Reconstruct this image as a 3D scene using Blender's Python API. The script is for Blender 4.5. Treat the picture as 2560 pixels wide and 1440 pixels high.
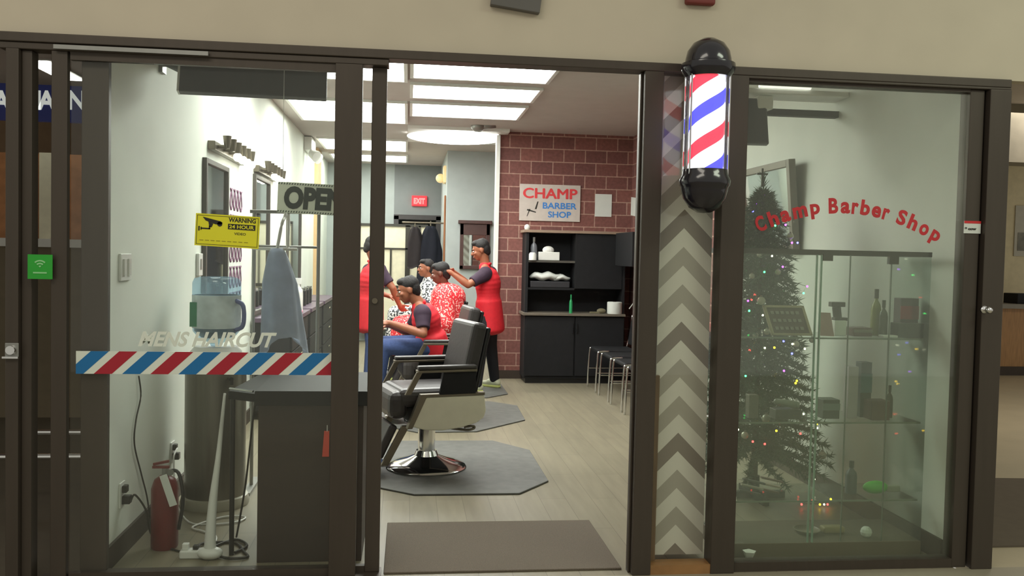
import bpy, bmesh, math, random
from mathutils import Vector, Matrix
random.seed(7)
S = bpy.context.scene
COL = S.collection
for o in list(bpy.data.objects): bpy.data.objects.remove(o)
PI = math.pi

# ------------------------------------------------------------------ camera
F_PX = 2225.0
CAM = Vector((0.0, -4.1, 1.5))
PSI, TH, RO = .1169, .0371, .0220          # yaw, pitch, roll
_w = Vector((math.sin(PSI)*math.cos(TH), math.cos(PSI)*math.cos(TH), -math.sin(TH)))
_r0 = Vector((math.cos(PSI), -math.sin(PSI), 0)); _u0 = _r0.cross(_w)
_r = math.cos(RO)*_r0 + math.sin(RO)*_u0
_u = -math.sin(RO)*_r0 + math.cos(RO)*_u0
cd = bpy.data.cameras.new('camera'); cam = bpy.data.objects.new('camera', cd); COL.objects.link(cam)
cd.sensor_width = 36; cd.sensor_fit = 'HORIZONTAL'; cd.lens = F_PX/2560*36
cam.matrix_world = Matrix(((_r.x, _u.x, -_w.x, CAM.x), (_r.y, _u.y, -_w.y, CAM.y), (_r.z, _u.z, -_w.z, CAM.z), (0, 0, 0, 1)))
S.camera = cam

def at(px, py, X=None, Y=None, Z=None):
    """world point seen at a photograph pixel, on the plane X=, Y= or Z="""
    d = (px-1280)*_r - (py-720)*_u + F_PX*_w
    i, v = (0, X) if X is not None else (1, Y) if Y is not None else (2, Z)
    return CAM + d*((v-CAM[i])/d[i])

# ------------------------------------------------------------------ world, exposure, mall lights
wd = bpy.data.worlds.new('world'); S.world = wd; wd.use_nodes = True
wd.node_tree.nodes['Background'].inputs[0].default_value = (.75, .72, .62, 1)
wd.node_tree.nodes['Background'].inputs[1].default_value = .62
S.view_settings.view_transform = 'Standard'; S.view_settings.look = 'None'
S.view_settings.exposure = 0.0; S.view_settings.gamma = 1.0; S.view_settings.use_curve_mapping = False

def area(name, loc, size, energy, col, rot=(0, 0, 0), sy=None):
    l = bpy.data.lights.new(name, 'AREA'); l.energy = energy; l.color = col
    l.shape = 'RECTANGLE'; l.size = size; l.size_y = sy or size
    o = bpy.data.objects.new(name, l); o.location = loc; o.rotation_euler = rot; COL.objects.link(o); return o
area('mall_ceiling_lamp', (-1.5, -3.2, 4.2), 3.0, 60, (1.0, .93, .80), sy=1.2)
area('mall_ceiling_lamp', (4.2, -3.0, 4.2), 2.4, 80, (.90, 1.0, .78), sy=1.2)
area('neighbour_shop_lamp', (6.2, 3.6, 2.9), 1.6, 60, (1.0, .93, .80))

# ------------------------------------------------------------------ materials
def lin(c):
    return tuple(((x/255)/12.92 if x/255 <= .04045 else ((x/255+.055)/1.055)**2.4) for x in c)
MATS = {}
def mat(name, rgb, rough=.6, metal=0, emit=0, var=.06, scale=12, bump=0, spec=.5, emitc=None, coat=0, stretch=(1, 1, 1)):
    if name in MATS: return MATS[name]
    m = bpy.data.materials.new(name); m.use_nodes = True; nt = m.node_tree; b = nt.nodes['Principled BSDF']
    c = lin(rgb)
    b.inputs['Roughness'].default_value = rough; b.inputs['Metallic'].default_value = metal
    b.inputs['Specular IOR Level'].default_value = spec; b.inputs['Coat Weight'].default_value = coat
    tc = nt.nodes.new('ShaderNodeTexCoord'); mp = nt.nodes.new('ShaderNodeMapping'); mp.inputs['Scale'].default_value = stretch
    nz = nt.nodes.new('ShaderNodeTexNoise'); nz.inputs['Scale'].default_value = scale; nz.inputs['Detail'].default_value = 4
    nt.links.new(tc.outputs['Object'], mp.inputs[0]); nt.links.new(mp.outputs[0], nz.inputs['Vector'])
    rp = nt.nodes.new('ShaderNodeValToRGB')
    rp.color_ramp.elements[0].position = .3; rp.color_ramp.elements[1].position = .7
    rp.color_ramp.elements[0].color = tuple(x*(1-var) for x in c)+(1,)
    rp.color_ramp.elements[1].color = tuple(min(1, x*(1+var)) for x in c)+(1,)
    nt.links.new(nz.outputs[0], rp.inputs[0]); nt.links.new(rp.outputs[0], b.inputs['Base Color'])
    if bump:
        bp = nt.nodes.new('ShaderNodeBump'); bp.inputs['Strength'].default_value = bump; bp.inputs['Distance'].default_value = .01
        nt.links.new(nz.outputs[0], bp.inputs['Height']); nt.links.new(bp.outputs[0], b.inputs['Normal'])
    if emit:
        b.inputs['Emission Color'].default_value = (lin(emitc) if emitc else c)+(1,); b.inputs['Emission Strength'].default_value = emit
    MATS[name] = m; return m

def N(nt, t, **k):
    n = nt.nodes.new(t)
    for a, v in k.items(): setattr(n, a, v)
    return n
def mth(nt, op, a, b=None, c=None):
    n = N(nt, 'ShaderNodeMath', operation=op)
    for i, v in enumerate((a, b, c)):
        if v is None: continue
        if isinstance(v, (int, float)): n.inputs[i].default_value = v
        else: nt.links.new(v, n.inputs[i])
    return n.outputs[0]

def glass_mat(name, tint, haze, hazec, gloss=.07):
    m = bpy.data.materials.new(name); m.use_nodes = True; nt = m.node_tree; nt.nodes.clear()
    out = N(nt, 'ShaderNodeOutputMaterial'); tr = N(nt, 'ShaderNodeBsdfTransparent'); tr.inputs[0].default_value = tint+(1,)
    gl = N(nt, 'ShaderNodeBsdfGlossy'); gl.inputs['Roughness'].default_value = .02
    df = N(nt, 'ShaderNodeBsdfDiffuse'); df.inputs[0].default_value = hazec+(1,)
    tl = N(nt, 'ShaderNodeBsdfTranslucent'); tl.inputs[0].default_value = hazec+(1,)
    ad = N(nt, 'ShaderNodeMixShader'); nt.links.new(df.outputs[0], ad.inputs[1]); nt.links.new(tl.outputs[0], ad.inputs[2])
    m1 = N(nt, 'ShaderNodeMixShader'); m1.inputs[0].default_value = haze
    nt.links.new(tr.outputs[0], m1.inputs[1]); nt.links.new(ad.outputs[0], m1.inputs[2])
    m2 = N(nt, 'ShaderNodeMixShader'); m2.inputs[0].default_value = gloss
    nt.links.new(m1.outputs[0], m2.inputs[1]); nt.links.new(gl.outputs[0], m2.inputs[2]); nt.links.new(m2.outputs[0], out.inputs[0])
    MATS[name] = m; return m
G_DOOR = glass_mat('door_glass', (.97, .98, .97), .012, (.6, .62, .55), .028)
G_WIN = glass_mat('window_glass', (.93, .95, .90), .055, (.56, .58, .48), .05)  # haze share: dusty pane, and a pale veil standing in for lens flare
G_CASE = glass_mat('case_glass', (.95, .98, .96), .03, (.6, .7, .65), .06)
G_TUBE = glass_mat('pole_glass', (.98, .98, 1), .01, (.8, .8, .9), .10)
G_BOT = glass_mat('bottle_plastic', (.72, .86, .95), .22, (.45, .62, .75), .08)

M = dict(
 white=mat('white_paint', (226, 230, 220), .7, scale=3, var=.04, bump=.05),
 rwall=mat('grey_paint', (208, 211, 204), .75, scale=3, var=.04, bump=.05),
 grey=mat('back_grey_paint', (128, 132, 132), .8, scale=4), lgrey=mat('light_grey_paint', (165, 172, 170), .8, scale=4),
 ceil=mat('ceiling_paint', (186, 178, 172), .85, scale=5, var=.03),
 fascia=mat('fascia_beige', (202, 192, 172), .8, scale=4, var=.03, bump=.04),
 bronze=mat('bronze_frame', (74, 66, 58), .45, .35, var=.05, scale=30, stretch=(1, 1, .1)),
 track=mat('aluminium_track', (150, 150, 146), .4, .6),
 base=mat('dark_baseboard', (62, 52, 44), .6),
 carpet=mat('mat_pile', (104, 94, 82), .95, var=.18, scale=220, bump=.3),
 rubber=mat('rubber_mat', (96, 96, 92), .6, var=.15, scale=14, bump=.1),
 leather=mat('dark_leather', (58, 54, 54), .38, var=.08, scale=40, bump=.08),
 black=mat('black_laminate', (32, 32, 34), .62, var=.1, spec=.25), blk2=mat('black_plastic', (24, 24, 26), .35),
 chrome=mat('chrome', (225, 225, 225), .1, 1, var=.02), shell=mat('cream_shell', (218, 214, 194), .35, var=.04),
 satin=mat('satin_metal', (120, 112, 98), .35, .7), desk=mat('desk_brown', (58, 46, 40), .55, var=.1, scale=8, stretch=(1, 1, 6)),
 wplas=mat('white_plastic', (225, 225, 220), .4, var=.02), wood=mat('oak_wood', (168, 128, 84), .5, var=.2, scale=5, stretch=(12, 12, 1)),
 dwood=mat('mirror_brown_wood', (70, 44, 40), .45, var=.15), silver=mat('stainless_steel', (120, 116, 106), .32, .7, var=.1, scale=6, stretch=(6, 6, .3)),
 red=mat('red_cloth', (205, 28, 42), .75, bump=.15, scale=30), mirror=mat('mirror_glass', (200, 205, 205), .03, 1, var=.01),
 skin=mat('brown_skin', (150, 92, 66), .5, var=.05), skin2=mat('dark_skin', (104, 62, 48), .5, var=.05), hair=mat('black_hair', (24, 20, 20), .7, var=.3, scale=90, bump=.4),
 purple=mat('dark_plum_cloth', (52, 34, 52), .8), blackc=mat('black_cloth', (28, 28, 34), .85), jean=mat('blue_denim', (66, 84, 132), .85, var=.12, scale=60),
 greycl=mat('grey_cloth', (188, 196, 210), .85, var=.12, scale=9, bump=.15), eye=mat('eye_white', (225, 220, 215), .3), lip=mat('lip', (120, 60, 55), .5),
 yel=mat('yellow_sign', (232, 226, 40), .5, var=.02), ink=mat('black_ink', (38, 36, 30), .6), redp=mat('red_paint', (205, 40, 44), .5), bluep=mat('blue_paint', (40, 118, 180), .5),
 decw=mat('decal_white', (226, 232, 220), .5, var=.02), decr=mat('decal_red', (170, 30, 48), .5, var=.02), decb=mat('decal_blue', (20, 110, 170), .5, var=.02),
 paper=mat('paper', (215, 218, 212), .8, var=.02), green=mat('green_plastic', (40, 150, 90), .4), lime=mat('lime_plastic', (80, 190, 60), .4),
 stickg=mat('green_sticker', (40, 165, 50), .5, emit=0), cream=mat('cream_screen', (222, 216, 190), .7), brickred=mat('x', (120, 60, 55)),
)

def stroke_floor():
    m = mat('vinyl_plank', (136, 128, 108), .45, var=.10, scale=2.2, stretch=(9, 1.0, 1), bump=.05)
    nt = m.node_tree; b = nt.nodes['Principled BSDF']
    src = b.inputs['Base Color'].links[0].from_socket
    br = N(nt, 'ShaderNodeTexBrick'); tc = nt.nodes['Texture Coordinate'] if 'Texture Coordinate' in nt.nodes else N(nt, 'ShaderNodeTexCoord')
    mp = N(nt, 'ShaderNodeMapping'); mp.inputs['Rotation'].default_value = (0, 0, PI/2)
    nt.links.new(tc.outputs['Object'], mp.inputs[0]); nt.links.new(mp.outputs[0], br.inputs['Vector'])
    br.inputs['Scale'].default_value = 1; br.inputs['Brick Width'].default_value = 1.2; br.inputs['Row Height'].default_value = .16
    br.inputs['Mortar Size'].default_value = .002
    br.inputs['Color1'].default_value = (1, 1, 1, 1); br.inputs['Color2'].default_value = (.86, .86, .86, 1); br.inputs['Mortar'].default_value = (.6, .6, .6, 1)
    mx = N(nt, 'ShaderNodeMix', data_type='RGBA', blend_type='MULTIPLY'); mx.inputs[0].default_value = 1
    nt.links.new(src, mx.inputs[6]); nt.links.new(br.outputs[0], mx.inputs[7]); nt.links.new(mx.outputs[2], b.inputs['Base Color'])
    return m
M['floor'] = stroke_floor()

def brick(axis):
    m = bpy.data.materials.new('brick_paper_'+axis); m.use_nodes = True; nt = m.node_tree; b = nt.nodes['Principled BSDF']
    geo = N(nt, 'ShaderNodeNewGeometry'); sp = N(nt, 'ShaderNodeSeparateXYZ'); nt.links.new(geo.outputs['Position'], sp.inputs[0])
    cb = N(nt, 'ShaderNodeCombineXYZ'); nt.links.new(sp.outputs[0 if axis == 'x' else 1], cb.inputs[0]); nt.links.new(sp.outputs[2], cb.inputs[1])
    br = N(nt, 'ShaderNodeTexBrick'); nt.links.new(cb.outputs[0], br.inputs['Vector'])
    br.inputs['Scale'].default_value = 1; br.inputs['Brick Width'].default_value = .265; br.inputs['Row Height'].default_value = .155
    br.inputs['Mortar Size'].default_value = .007; br.inputs['Mortar Smooth'].default_value = .3
    br.inputs['Color1'].default_value = lin((132, 84, 76))+(1,); br.inputs['Color2'].default_value = lin((112, 72, 68))+(1,); br.inputs['Mortar'].default_value = lin((172, 138, 124))+(1,)
    nz = N(nt, 'ShaderNodeTexNoise'); nz.inputs['Scale'].default_value = 30; nt.links.new(geo.outputs['Position'], nz.inputs['Vector'])
    mx = N(nt, 'ShaderNodeMix', data_type='RGBA', blend_type='OVERLAY'); mx.inputs[0].default_value = .35
    nt.links.new(br.outputs[0], mx.inputs[6]); nt.links.new(nz.outputs[0], mx.inputs[7]); nt.links.new(mx.outputs[2], b.inputs['Base Color'])
    b.inputs['Roughness'].default_value = .8
    return m
M['bx'] = brick('x'); M['by'] = brick('y')

def chevron():
    m = bpy.data.materials.new('chevron_paper'); m.use_nodes = True; nt = m.node_tree; b = nt.nodes['Principled BSDF']
    geo = N(nt, 'ShaderNodeNewGeometry'); sp = N(nt, 'ShaderNodeSeparateXYZ'); nt.links.new(geo.outputs['Position'], sp.inputs[0])
    x = mth(nt, 'SUBTRACT', sp.outputs[0], 1.315)
    tri = mth(nt, 'PINGPONG', x, .150)
    v = mth(nt, 'ADD', sp.outputs[2], tri)
    q = mth(nt, 'DIVIDE', mth(nt, 'ADD', v, .063), .180)
    fr = mth(nt, 'FRACT', q); dark = mth(nt, 'GREATER_THAN', fr, .5)
    md = mth(nt, 'MODULO', mth(nt, 'FLOOR', q), 3); deep = mth(nt, 'LESS_THAN', md, .5)
    m1 = N(nt, 'ShaderNodeMix', data_type='RGBA'); nt.links.new(deep, m1.inputs[0]); m1.inputs[6].default_value = lin((172, 166, 152))+(1,); m1.inputs[7].default_value = lin((138, 128, 116))+(1,)
    m2 = N(nt, 'ShaderNodeMix', data_type='RGBA'); nt.links.new(dark, m2.inputs[0]); m2.inputs[6].default_value = lin((218, 214, 200))+(1,); nt.links.new(m1.outputs[2], m2.inputs[7])
    nt.links.new(m2.outputs[2], b.inputs['Base Color']); b.inputs['Roughness'].default_value = .7
    return m
M['chev'] = chevron()

def spots(name, c1, c2, scale, thr=.5, c3=None):
    m = bpy.data.materials.new(name); m.use_nodes = True; nt = m.node_tree; b = nt.nodes['Principled BSDF']
    tc = N(nt, 'ShaderNodeTexCoord'); nz = N(nt, 'ShaderNodeTexNoise'); nz.inputs['Scale'].default_value = scale; nz.inputs['Detail'].default_value = 1.5
    nt.links.new(tc.outputs['Object'], nz.inputs['Vector']); rp = N(nt, 'ShaderNodeValToRGB'); nt.links.new(nz.outputs[0], rp.inputs[0])
    rp.color_ramp.elements[0].position = thr-.02; rp.color_ramp.elements[1].position = thr+.03
    rp.color_ramp.elements[0].color = lin(c1)+(1,); rp.color_ramp.elements[1].color = lin(c2)+(1,)
    nt.links.new(rp.outputs[0], b.inputs['Base Color']); b.inputs['Roughness'].default_value = .7; return m
M['capered'] = spots('red_patterned_cape', (215, 36, 46), (240, 180, 172), 55, .56)
M['capebw'] = spots('black_white_cape', (40, 44, 50), (225, 225, 220), 42, .47)
M['poster'] = spots('purple_motif', (120, 80, 110), (222, 216, 222), 16, .5)

# ------------------------------------------------------------------ mesh builder
class MB:
    def __init__(s, X=None): s.b = bmesh.new(); s.X = X
    def _t(s, vs, mt=None):
        if mt is not None: bmesh.ops.transform(s.b, matrix=mt, verts=vs)
        return s
    def box(s, x0, x1, y0, y1, z0, z1, mt=None):
        g = bmesh.ops.create_cube(s.b, size=1)['verts']
        bmesh.ops.transform(s.b, matrix=Matrix.Translation(((x0+x1)/2, (y0+y1)/2, (z0+z1)/2)) @ Matrix.Diagonal((abs(x1-x0), abs(y1-y0), abs(z1-z0), 1)), verts=g)
        return s._t(g, mt)
    def cyl(s, p0, p1, r0, r1=None, seg=20):
        p0, p1 = Vector(p0), Vector(p1); r1 = r0 if r1 is None else r1; d = p1-p0
        g = bmesh.ops.create_cone(s.b, cap_ends=True, segments=seg, radius1=r0, radius2=r1, depth=d.length)['verts']
        return s._t(g, Matrix.Translation((p0+p1)/2) @ d.to_track_quat('Z', 'Y').to_matrix().to_4x4())
    def sph(s, c, r, sc=(1, 1, 1), seg=16, rot=None):
        g = bmesh.ops.create_uvsphere(s.b, u_segments=seg, v_segments=max(6, seg*2//3), radius=r)['verts']
        return s._t(g, Matrix.Translation(c) @ (rot.to_4x4() if rot else Matrix()) @ Matrix.Diagonal(tuple(sc)+(1,)))
    def cap(s, p0, p1, r0, r1=None, seg=14):
        r1 = r0 if r1 is None else r1
        s.sph(p0, r0, seg=seg); s.sph(p1, r1, seg=seg)
        if (Vector(p1)-Vector(p0)).length > 1e-4: s.cyl(p0, p1, r0, r1, seg)
        return s
    def lathe(s, prof, c=(0, 0, 0), seg=32, mt=None):
        vs = []; rings = []
        for r, z in prof:
            rings.append([s.b.verts.new((c[0]+r*math.cos(2*PI*i/seg), c[1]+r*math.sin(2*PI*i/seg), c[2]+z)) for i in range(seg)] if r > 1e-5 else [s.b.verts.new((c[0], c[1], c[2]+z))])
            vs += rings[-1]
        for a, b in zip(rings, rings[1:]):
            for i in range(seg):
                j = (i+1) % seg
                if len(a) == 1 and len(b) == 1: continue
                if len(a) == 1: s.b.faces.new((a[0], b[j], b[i]))
                elif len(b) == 1: s.b.faces.new((a[i], a[j], b[0]))
                else: s.b.faces.new((a[i], a[j], b[j], b[i]))
        if len(rings[0]) > 1: s.b.faces.new(rings[0][::-1])
        if len(rings[-1]) > 1: s.b.faces.new(rings[-1])
        return s._t(vs, mt)
    def prism(s, pts, vec, mt=None):
        vec = Vector(vec); a = [s.b.verts.new(p) for p in pts]; b = [s.b.verts.new(Vector(p)+vec) for p in pts]; n = len(a)
        s.b.faces.new(a[::-1]); s.b.faces.new(b)
        for i in range(n): s.b.faces.new((a[i], a[(i+1) % n], b[(i+1) % n], b[i]))
        return s._t(a+b, mt)
    def tube(s, pts, r, seg=8, smooth=True):
        P = [Vector(p) for p in pts]
        if smooth and len(P) > 2:
            Q = []
            for i in range(len(P)-1):
                a, b, c, d = P[max(i-1, 0)], P[i], P[i+1], P[min(i+2, len(P)-1)]
                for k in range(5):
                    t = k/5; Q.append(.5*((2*b)+(c-a)*t+(2*a-5*b+4*c-d)*t*t+(3*b-a-3*c+d)*t**3))
            P = Q+[P[-1]]
        rings = []; up = Vector((.13, .21, .97))
        for i, p in enumerate(P):
            d = (P[min(i+1, len(P)-1)]-P[max(i-1, 0)]).normalized(); x = d.cross(up)
            if x.length < .05: x = d.cross(Vector((1, 0, 0)))
            x.normalize(); y = d.cross(x); rr = r[0]+(r[1]-r[0])*i/(len(P)-1) if isinstance(r, tuple) else r
            rings.append([s.b.verts.new(p+x*rr*math.cos(2*PI*k/seg)+y*rr*math.sin(2*PI*k/seg)) for k in range(seg)])
        for a, b in zip(rings, rings[1:]):
            for k in range(seg): s.b.faces.new((a[k], a[(k+1) % seg], b[(k+1) % seg], b[k]))
        s.b.faces.new(rings[0][::-1]); s.b.faces.new(rings[-1]); return s
    def text(s, txt, size, mt, bold=0, ext=.001, shear=0, width=None, height=None):
        cu = bpy.data.curves.new('t', 'FONT'); cu.body = txt; cu.size = size; cu.extrude = ext; cu.offset = bold; cu.shear = shear
        cu.align_x = 'CENTER'; cu.align_y = 'BOTTOM'; cu.resolution_u = 4
        o = bpy.data.objects.new('t', cu); COL.objects.link(o); bpy.context.view_layer.update()
        me = bpy.data.meshes.new_from_object(o.evaluated_get(bpy.context.evaluated_depsgraph_get()))
        n0 = len(s.b.verts); s.b.from_mesh(me); s.b.verts.ensure_lookup_table(); vs = s.b.verts[n0:]
        if vs:
            xs = [v.co.x for v in vs]; ys = [v.co.y for v in vs]
            sx = width/(max(xs)-min(xs)) if width else 1; sy = height/(max(ys)-min(ys)) if height else 1
            cx = (max(xs)+min(xs))/2; by = min(ys)
            for v in vs: v.co.x = (v.co.x-cx)*sx; v.co.y = (v.co.y-by)*sy
            bmesh.ops.transform(s.b, matrix=mt, verts=vs)
        bpy.data.objects.remove(o); bpy.data.curves.remove(cu); bpy.data.meshes.remove(me); return s

def UP(x, y, z, rz=0, tilt=0):      # text lies in XY; stand it up facing -Y
    return Matrix.Translation((x, y, z)) @ Matrix.Rotation(rz, 4, 'Z') @ Matrix.Rotation(PI/2, 4, 'X') @ Matrix.Rotation(tilt, 4, 'Z')

def wmat(o):
    m = Matrix.Translation(o.location) @ o.rotation_euler.to_matrix().to_4x4()
    return wmat(o.parent) @ m if o.parent else m
def tag(o, label=None, cat=None, group=None, kind=None):
    for k, v in (('label', label), ('category', cat), ('group', group), ('kind', kind)):
        if v: o[k] = v
    return o
def build(name, mb, m, parent=None, local=False, smooth=False, bev=0, label=None, sub=0):
    bm = mb.b
    bmesh.ops.recalc_face_normals(bm, faces=bm.faces)
    if not local and parent is not None:
        bmesh.ops.transform(bm, matrix=wmat(parent).inverted(), verts=bm.verts)
    org = Vector((0, 0, 0))
    if bm.verts:
        xs = [v.co.x for v in bm.verts]; ys = [v.co.y for v in bm.verts]; zs = [v.co.z for v in bm.verts]
        org = Vector(((min(xs)+max(xs))/2, (min(ys)+max(ys))/2, min(zs)))
        bmesh.ops.translate(bm, vec=-org, verts=bm.verts)
    me = bpy.data.meshes.new(name); bm.to_mesh(me); bm.free()
    o = bpy.data.objects.new(name, me); COL.objects.link(o); o.location = org
    if parent is not None: o.parent = parent
    me.materials.append(M[m] if isinstance(m, str) else m)
    if smooth:
        for p in me.polygons: p.use_smooth = True
        if smooth == 'auto':
            me.set_sharp_from_angle(angle=.7)
    if bev:
        md = o.modifiers.new('bevel', 'BEVEL'); md.width = bev; md.segments = 3; md.limit_method = 'ANGLE'; md.angle_limit = .7
    if sub:
        md = o.modifiers.new('sub', 'SUBSURF'); md.levels = sub; md.render_levels = sub
    if label: o['label'] = label
    return o
def thing(name, label, cat, loc=(0, 0, 0), rz=0, group=None, kind=None):
    o = bpy.data.objects.new(name, None); COL.objects.link(o); o.location = loc; o.rotation_euler = (0, 0, rz); o.empty_display_size = .05
    return tag(o, label, cat, group, kind)
def solo(name, mb, m, label, cat, group=None, kind=None, **k):
    return tag(build(name, mb, m, **k), label, cat, group, kind)
def struct(name, mb, m, parent=None, **k):
    o = build(name, mb, m, parent, **k)
    if parent is None: o['kind'] = 'structure'
    return o
def children(o): return [c for c in COL.objects if c.parent == o]
def copy_tree(o, parent=None):
    c = o.copy(); COL.objects.link(c); c.parent = parent
    for ch in children(o): copy_tree(ch, c)
    return c
def B(*a): return MB().box(*a)

# ================================================================== SETTING
CZ = 2.98; LX = -1.36; RX = 2.71; YB = 6.6
struct('floor', B(LX, RX, -.04, 12.2, -.06, 0), 'floor')
struct('floor', B(-7, 9.5, -7, -.04, -.06, 0), mat('mall_tile', (150, 142, 124), .4, scale=3))
struct('floor', B(-7, LX-.12, -.04, 9, -.06, 0), mat('left_shop_floor', (92, 84, 70), .6))
struct('floor', B(RX+.12, 9.5, -.04, 9, -.06, 0), mat('right_shop_floor', (172, 160, 134), .5, scale=3))
struct('ceiling', B(LX-.12, RX+.12, .02, 12.2, CZ, CZ+.1), 'ceil')
struct('ceiling', B(-7, LX-.12, .02, 9, CZ, CZ+.1), 'ceil')
struct('ceiling', B(RX+.12, 9.5, .02, 9, CZ, CZ+.1), 'ceil')
struct('wall_left', B(LX-.08, LX, .05, 12.2, 0, CZ), 'white')
struct('wall_right', B(RX, RX+.10, .05, 3.3, 0, CZ), 'rwall')
struct('wall_right_brick', B(RX, RX+.10, 3.3, YB+.1, 0, CZ), 'by')
struct('wall_back_brick', B(1.06, RX, YB, YB+.1, 0, CZ), 'bx')
struct('wall_back_middle', B(.54, 2.0, 8.8, 8.9, 0, CZ), 'lgrey')
struct('wall_passage', B(.54, .64, 8.9, 12.1, 0, CZ), 'lgrey')
struct('wall_back', B(LX, -.25, 11.1, 11.2, 0, CZ), 'lgrey')
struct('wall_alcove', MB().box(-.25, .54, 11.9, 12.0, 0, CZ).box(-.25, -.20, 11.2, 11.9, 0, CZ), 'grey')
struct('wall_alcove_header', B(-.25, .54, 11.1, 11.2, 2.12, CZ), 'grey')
struct('wall_fascia', B(-7, 9.5, -.02, .05, 2.405, 4.6), 'fascia')
struct('trim_1', B(1.03, 1.075, YB-.03, YB+.1, 0, CZ-.05), 'wplas')          # white corner trim of the brick wall
struct('trim_2', B(LX, LX+.05, 9.0, 9.5, 0, CZ), mat('tan_pilaster', (212, 178, 132), .6))
struct('trim_3', B(.515, .535, 9.0, 9.16, 0, 2.35), mat('brown_door_edge', (140, 88, 50), .5))
struct('baseboard_left', B(LX, LX+.015, .06, 11, 0, .11), 'base')
struct('baseboard_right', B(RX-.015, RX, .06, 6.6, 0, .11), 'base')
struct('baseboard_back', B(1.08, RX-.02, YB-.015, YB, 0, .10), 'base')

# ---- storefront frame (bronze aluminium)
Y0, Y1 = -.05, .05
struct('trim_4', MB().box(-1.75, 2.90, Y0, Y1, 2.365, 2.405).box(-1.75, -.10, Y0+.01, Y1, 2.335, 2.365).box(1.57, 2.90, Y0, Y1, 2.352, 2.365), 'bronze', bev=.004)
struct('trim_5', B(-1.52, -.88, -.062, -.050, 2.338, 2.356), 'track')
struct('trim_6', MB().box(-1.718, -1.665, Y0, Y1, 0, 2.335).box(-1.665, -1.622, -.02, Y1, 0, 2.335), 'bronze', bev=.004)
struct('trim_7', MB().box(1.075, 1.165, Y0, Y1, 0, 2.365).box(1.064, 1.075, -.01, .03, 0, 2.365), 'bronze', bev=.004)
struct('trim_8', B(1.458, 1.575, Y0, Y1, 0, 2.365), 'bronze', bev=.004)
TR9 = struct('trim_9', MB().box(2.70, 2.775, -.03, Y1, 0, 2.352).box(2.785, 2.895, Y0-.01, Y1, 0, 2.352), 'bronze', bev=.004)
struct('trim_10', B(-1.60, -.10, Y0, Y1+.02, 0, .022), 'bronze')
# sliding door leaves
d1 = tag(bpy.data.objects.new('door_1', None), kind='structure'); COL.objects.link(d1); d1.location = (-.9, 0, 0)
build('stile', B(-1.538, -1.472, -.035, .0, .022, 2.335), 'bronze', d1, bev=.003)
build('stile', B(-.335, -.215, -.045, .0, .022, 2.335), 'bronze', d1, bev=.003)
build('rail', MB().box(-1.462, -.335, -.03, .0, .022, .055), 'bronze', d1)
build('rail', MB().box(-1.462, -.335, -.03, .0, 2.30, 2.335), 'bronze', d1)
build('glass_pane', B(-1.462, -.335, -.018, -.012, .055, 2.30), G_DOOR, d1)
d2 = tag(bpy.data.objects.new('door_2', None), kind='structure'); COL.objects.link(d2); d2.location = (-.8, .03, 0)
build('stile', B(-1.428, -1.315, .008, .045, .022, 2.335), 'bronze', d2, bev=.003)
st = build('stile', B(-.175, -.108, .005, .045, .022, 2.335), 'bronze', d2, bev=.003)
build('rail', B(-1.315, -.175, .01, .04, .022, .05), 'bronze', d2)
build('glass_pane', B(-1.315, -.175, .024, .029, .05, 2.33), glass_mat('inner_door_glass', (.97, .98, .97), .004, (.6, .62, .55), .015), d2)
p = at(937, 752, Y=.0); build('lock_cylinder', MB().cyl((p.x, .006, p.z), (p.x, -.006, p.z), .013), 'satin', d2, smooth='auto')
w1 = tag(bpy.data.objects.new('window_1', None), kind='structure'); COL.objects.link(w1); w1.location = (2.14, 0, 0)
build('window_frame', MB().box(1.575, 2.70, -.03, .04, 0, .045).box(1.575, 2.70, -.03, .03, 2.338, 2.352), 'bronze', w1)
build('glass_pane', B(1.575, 2.70, -.006, .0, .045, 2.338), G_WIN, w1)
w2 = tag(bpy.data.objects.new('window_2', None), kind='structure'); COL.objects.link(w2); w2.location = (1.31, 0, 0)
build('glass_pane', B(1.165, 1.458, -.006, .0, .05, 2.365), G_DOOR, w2)
build('window_frame', B(1.10, 1.458, -.045, .04, 0, .045), mat('orange_wood_sill', (150, 110, 68), .5, var=.15), w2)
# chevron pillar behind the narrow pane
struct('wall_pillar', B(1.195, 1.455, .06, .34, .06, CZ-.55), 'chev')
struct('trim_11', B(1.128, 1.205, .02, .055, .0, .94), mat('brown_post_board', (112, 86, 58), .5, var=.2, scale=4, stretch=(10, 10, 1)), bev=.003)
struct('trim_12', B(1.176, 1.186, .02, .06, .94, 2.36), 'track')

# ================================================================== THINGS ON THE FRONT
# door lock cylinder on left jamb
p = at(28, 875, Y=-.06)
t = thing('door_lock', 'small round silver cylinder lock on the far left door frame', 'lock', (p.x, -.052, p.z))
build('backplate', MB().box(p.x-.028, p.x+.028, -.056, -.050, p.z-.04, p.z+.03), 'track', t, bev=.003)
build('cylinder', MB().cyl((p.x, -.056, p.z), (p.x, -.074, p.z), .022, .019), 'chrome', t, smooth='auto')
build('thumb_pull', MB().box(p.x-.035, p.x+.03, -.068, -.056, p.z-.036, p.z-.028), 'chrome', t)
# knob on right frame
p = at(2470, 775, Y=-.09)
kb = build('door_knob', MB().cyl((p.x, -.055, p.z), (p.x, -.066, p.z), .018).cyl((p.x, -.066, p.z), (p.x, -.09, p.z), .008).sph((p.x, -.098, p.z), .017), 'chrome', TR9, smooth=True, label='small round silver knob')
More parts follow.
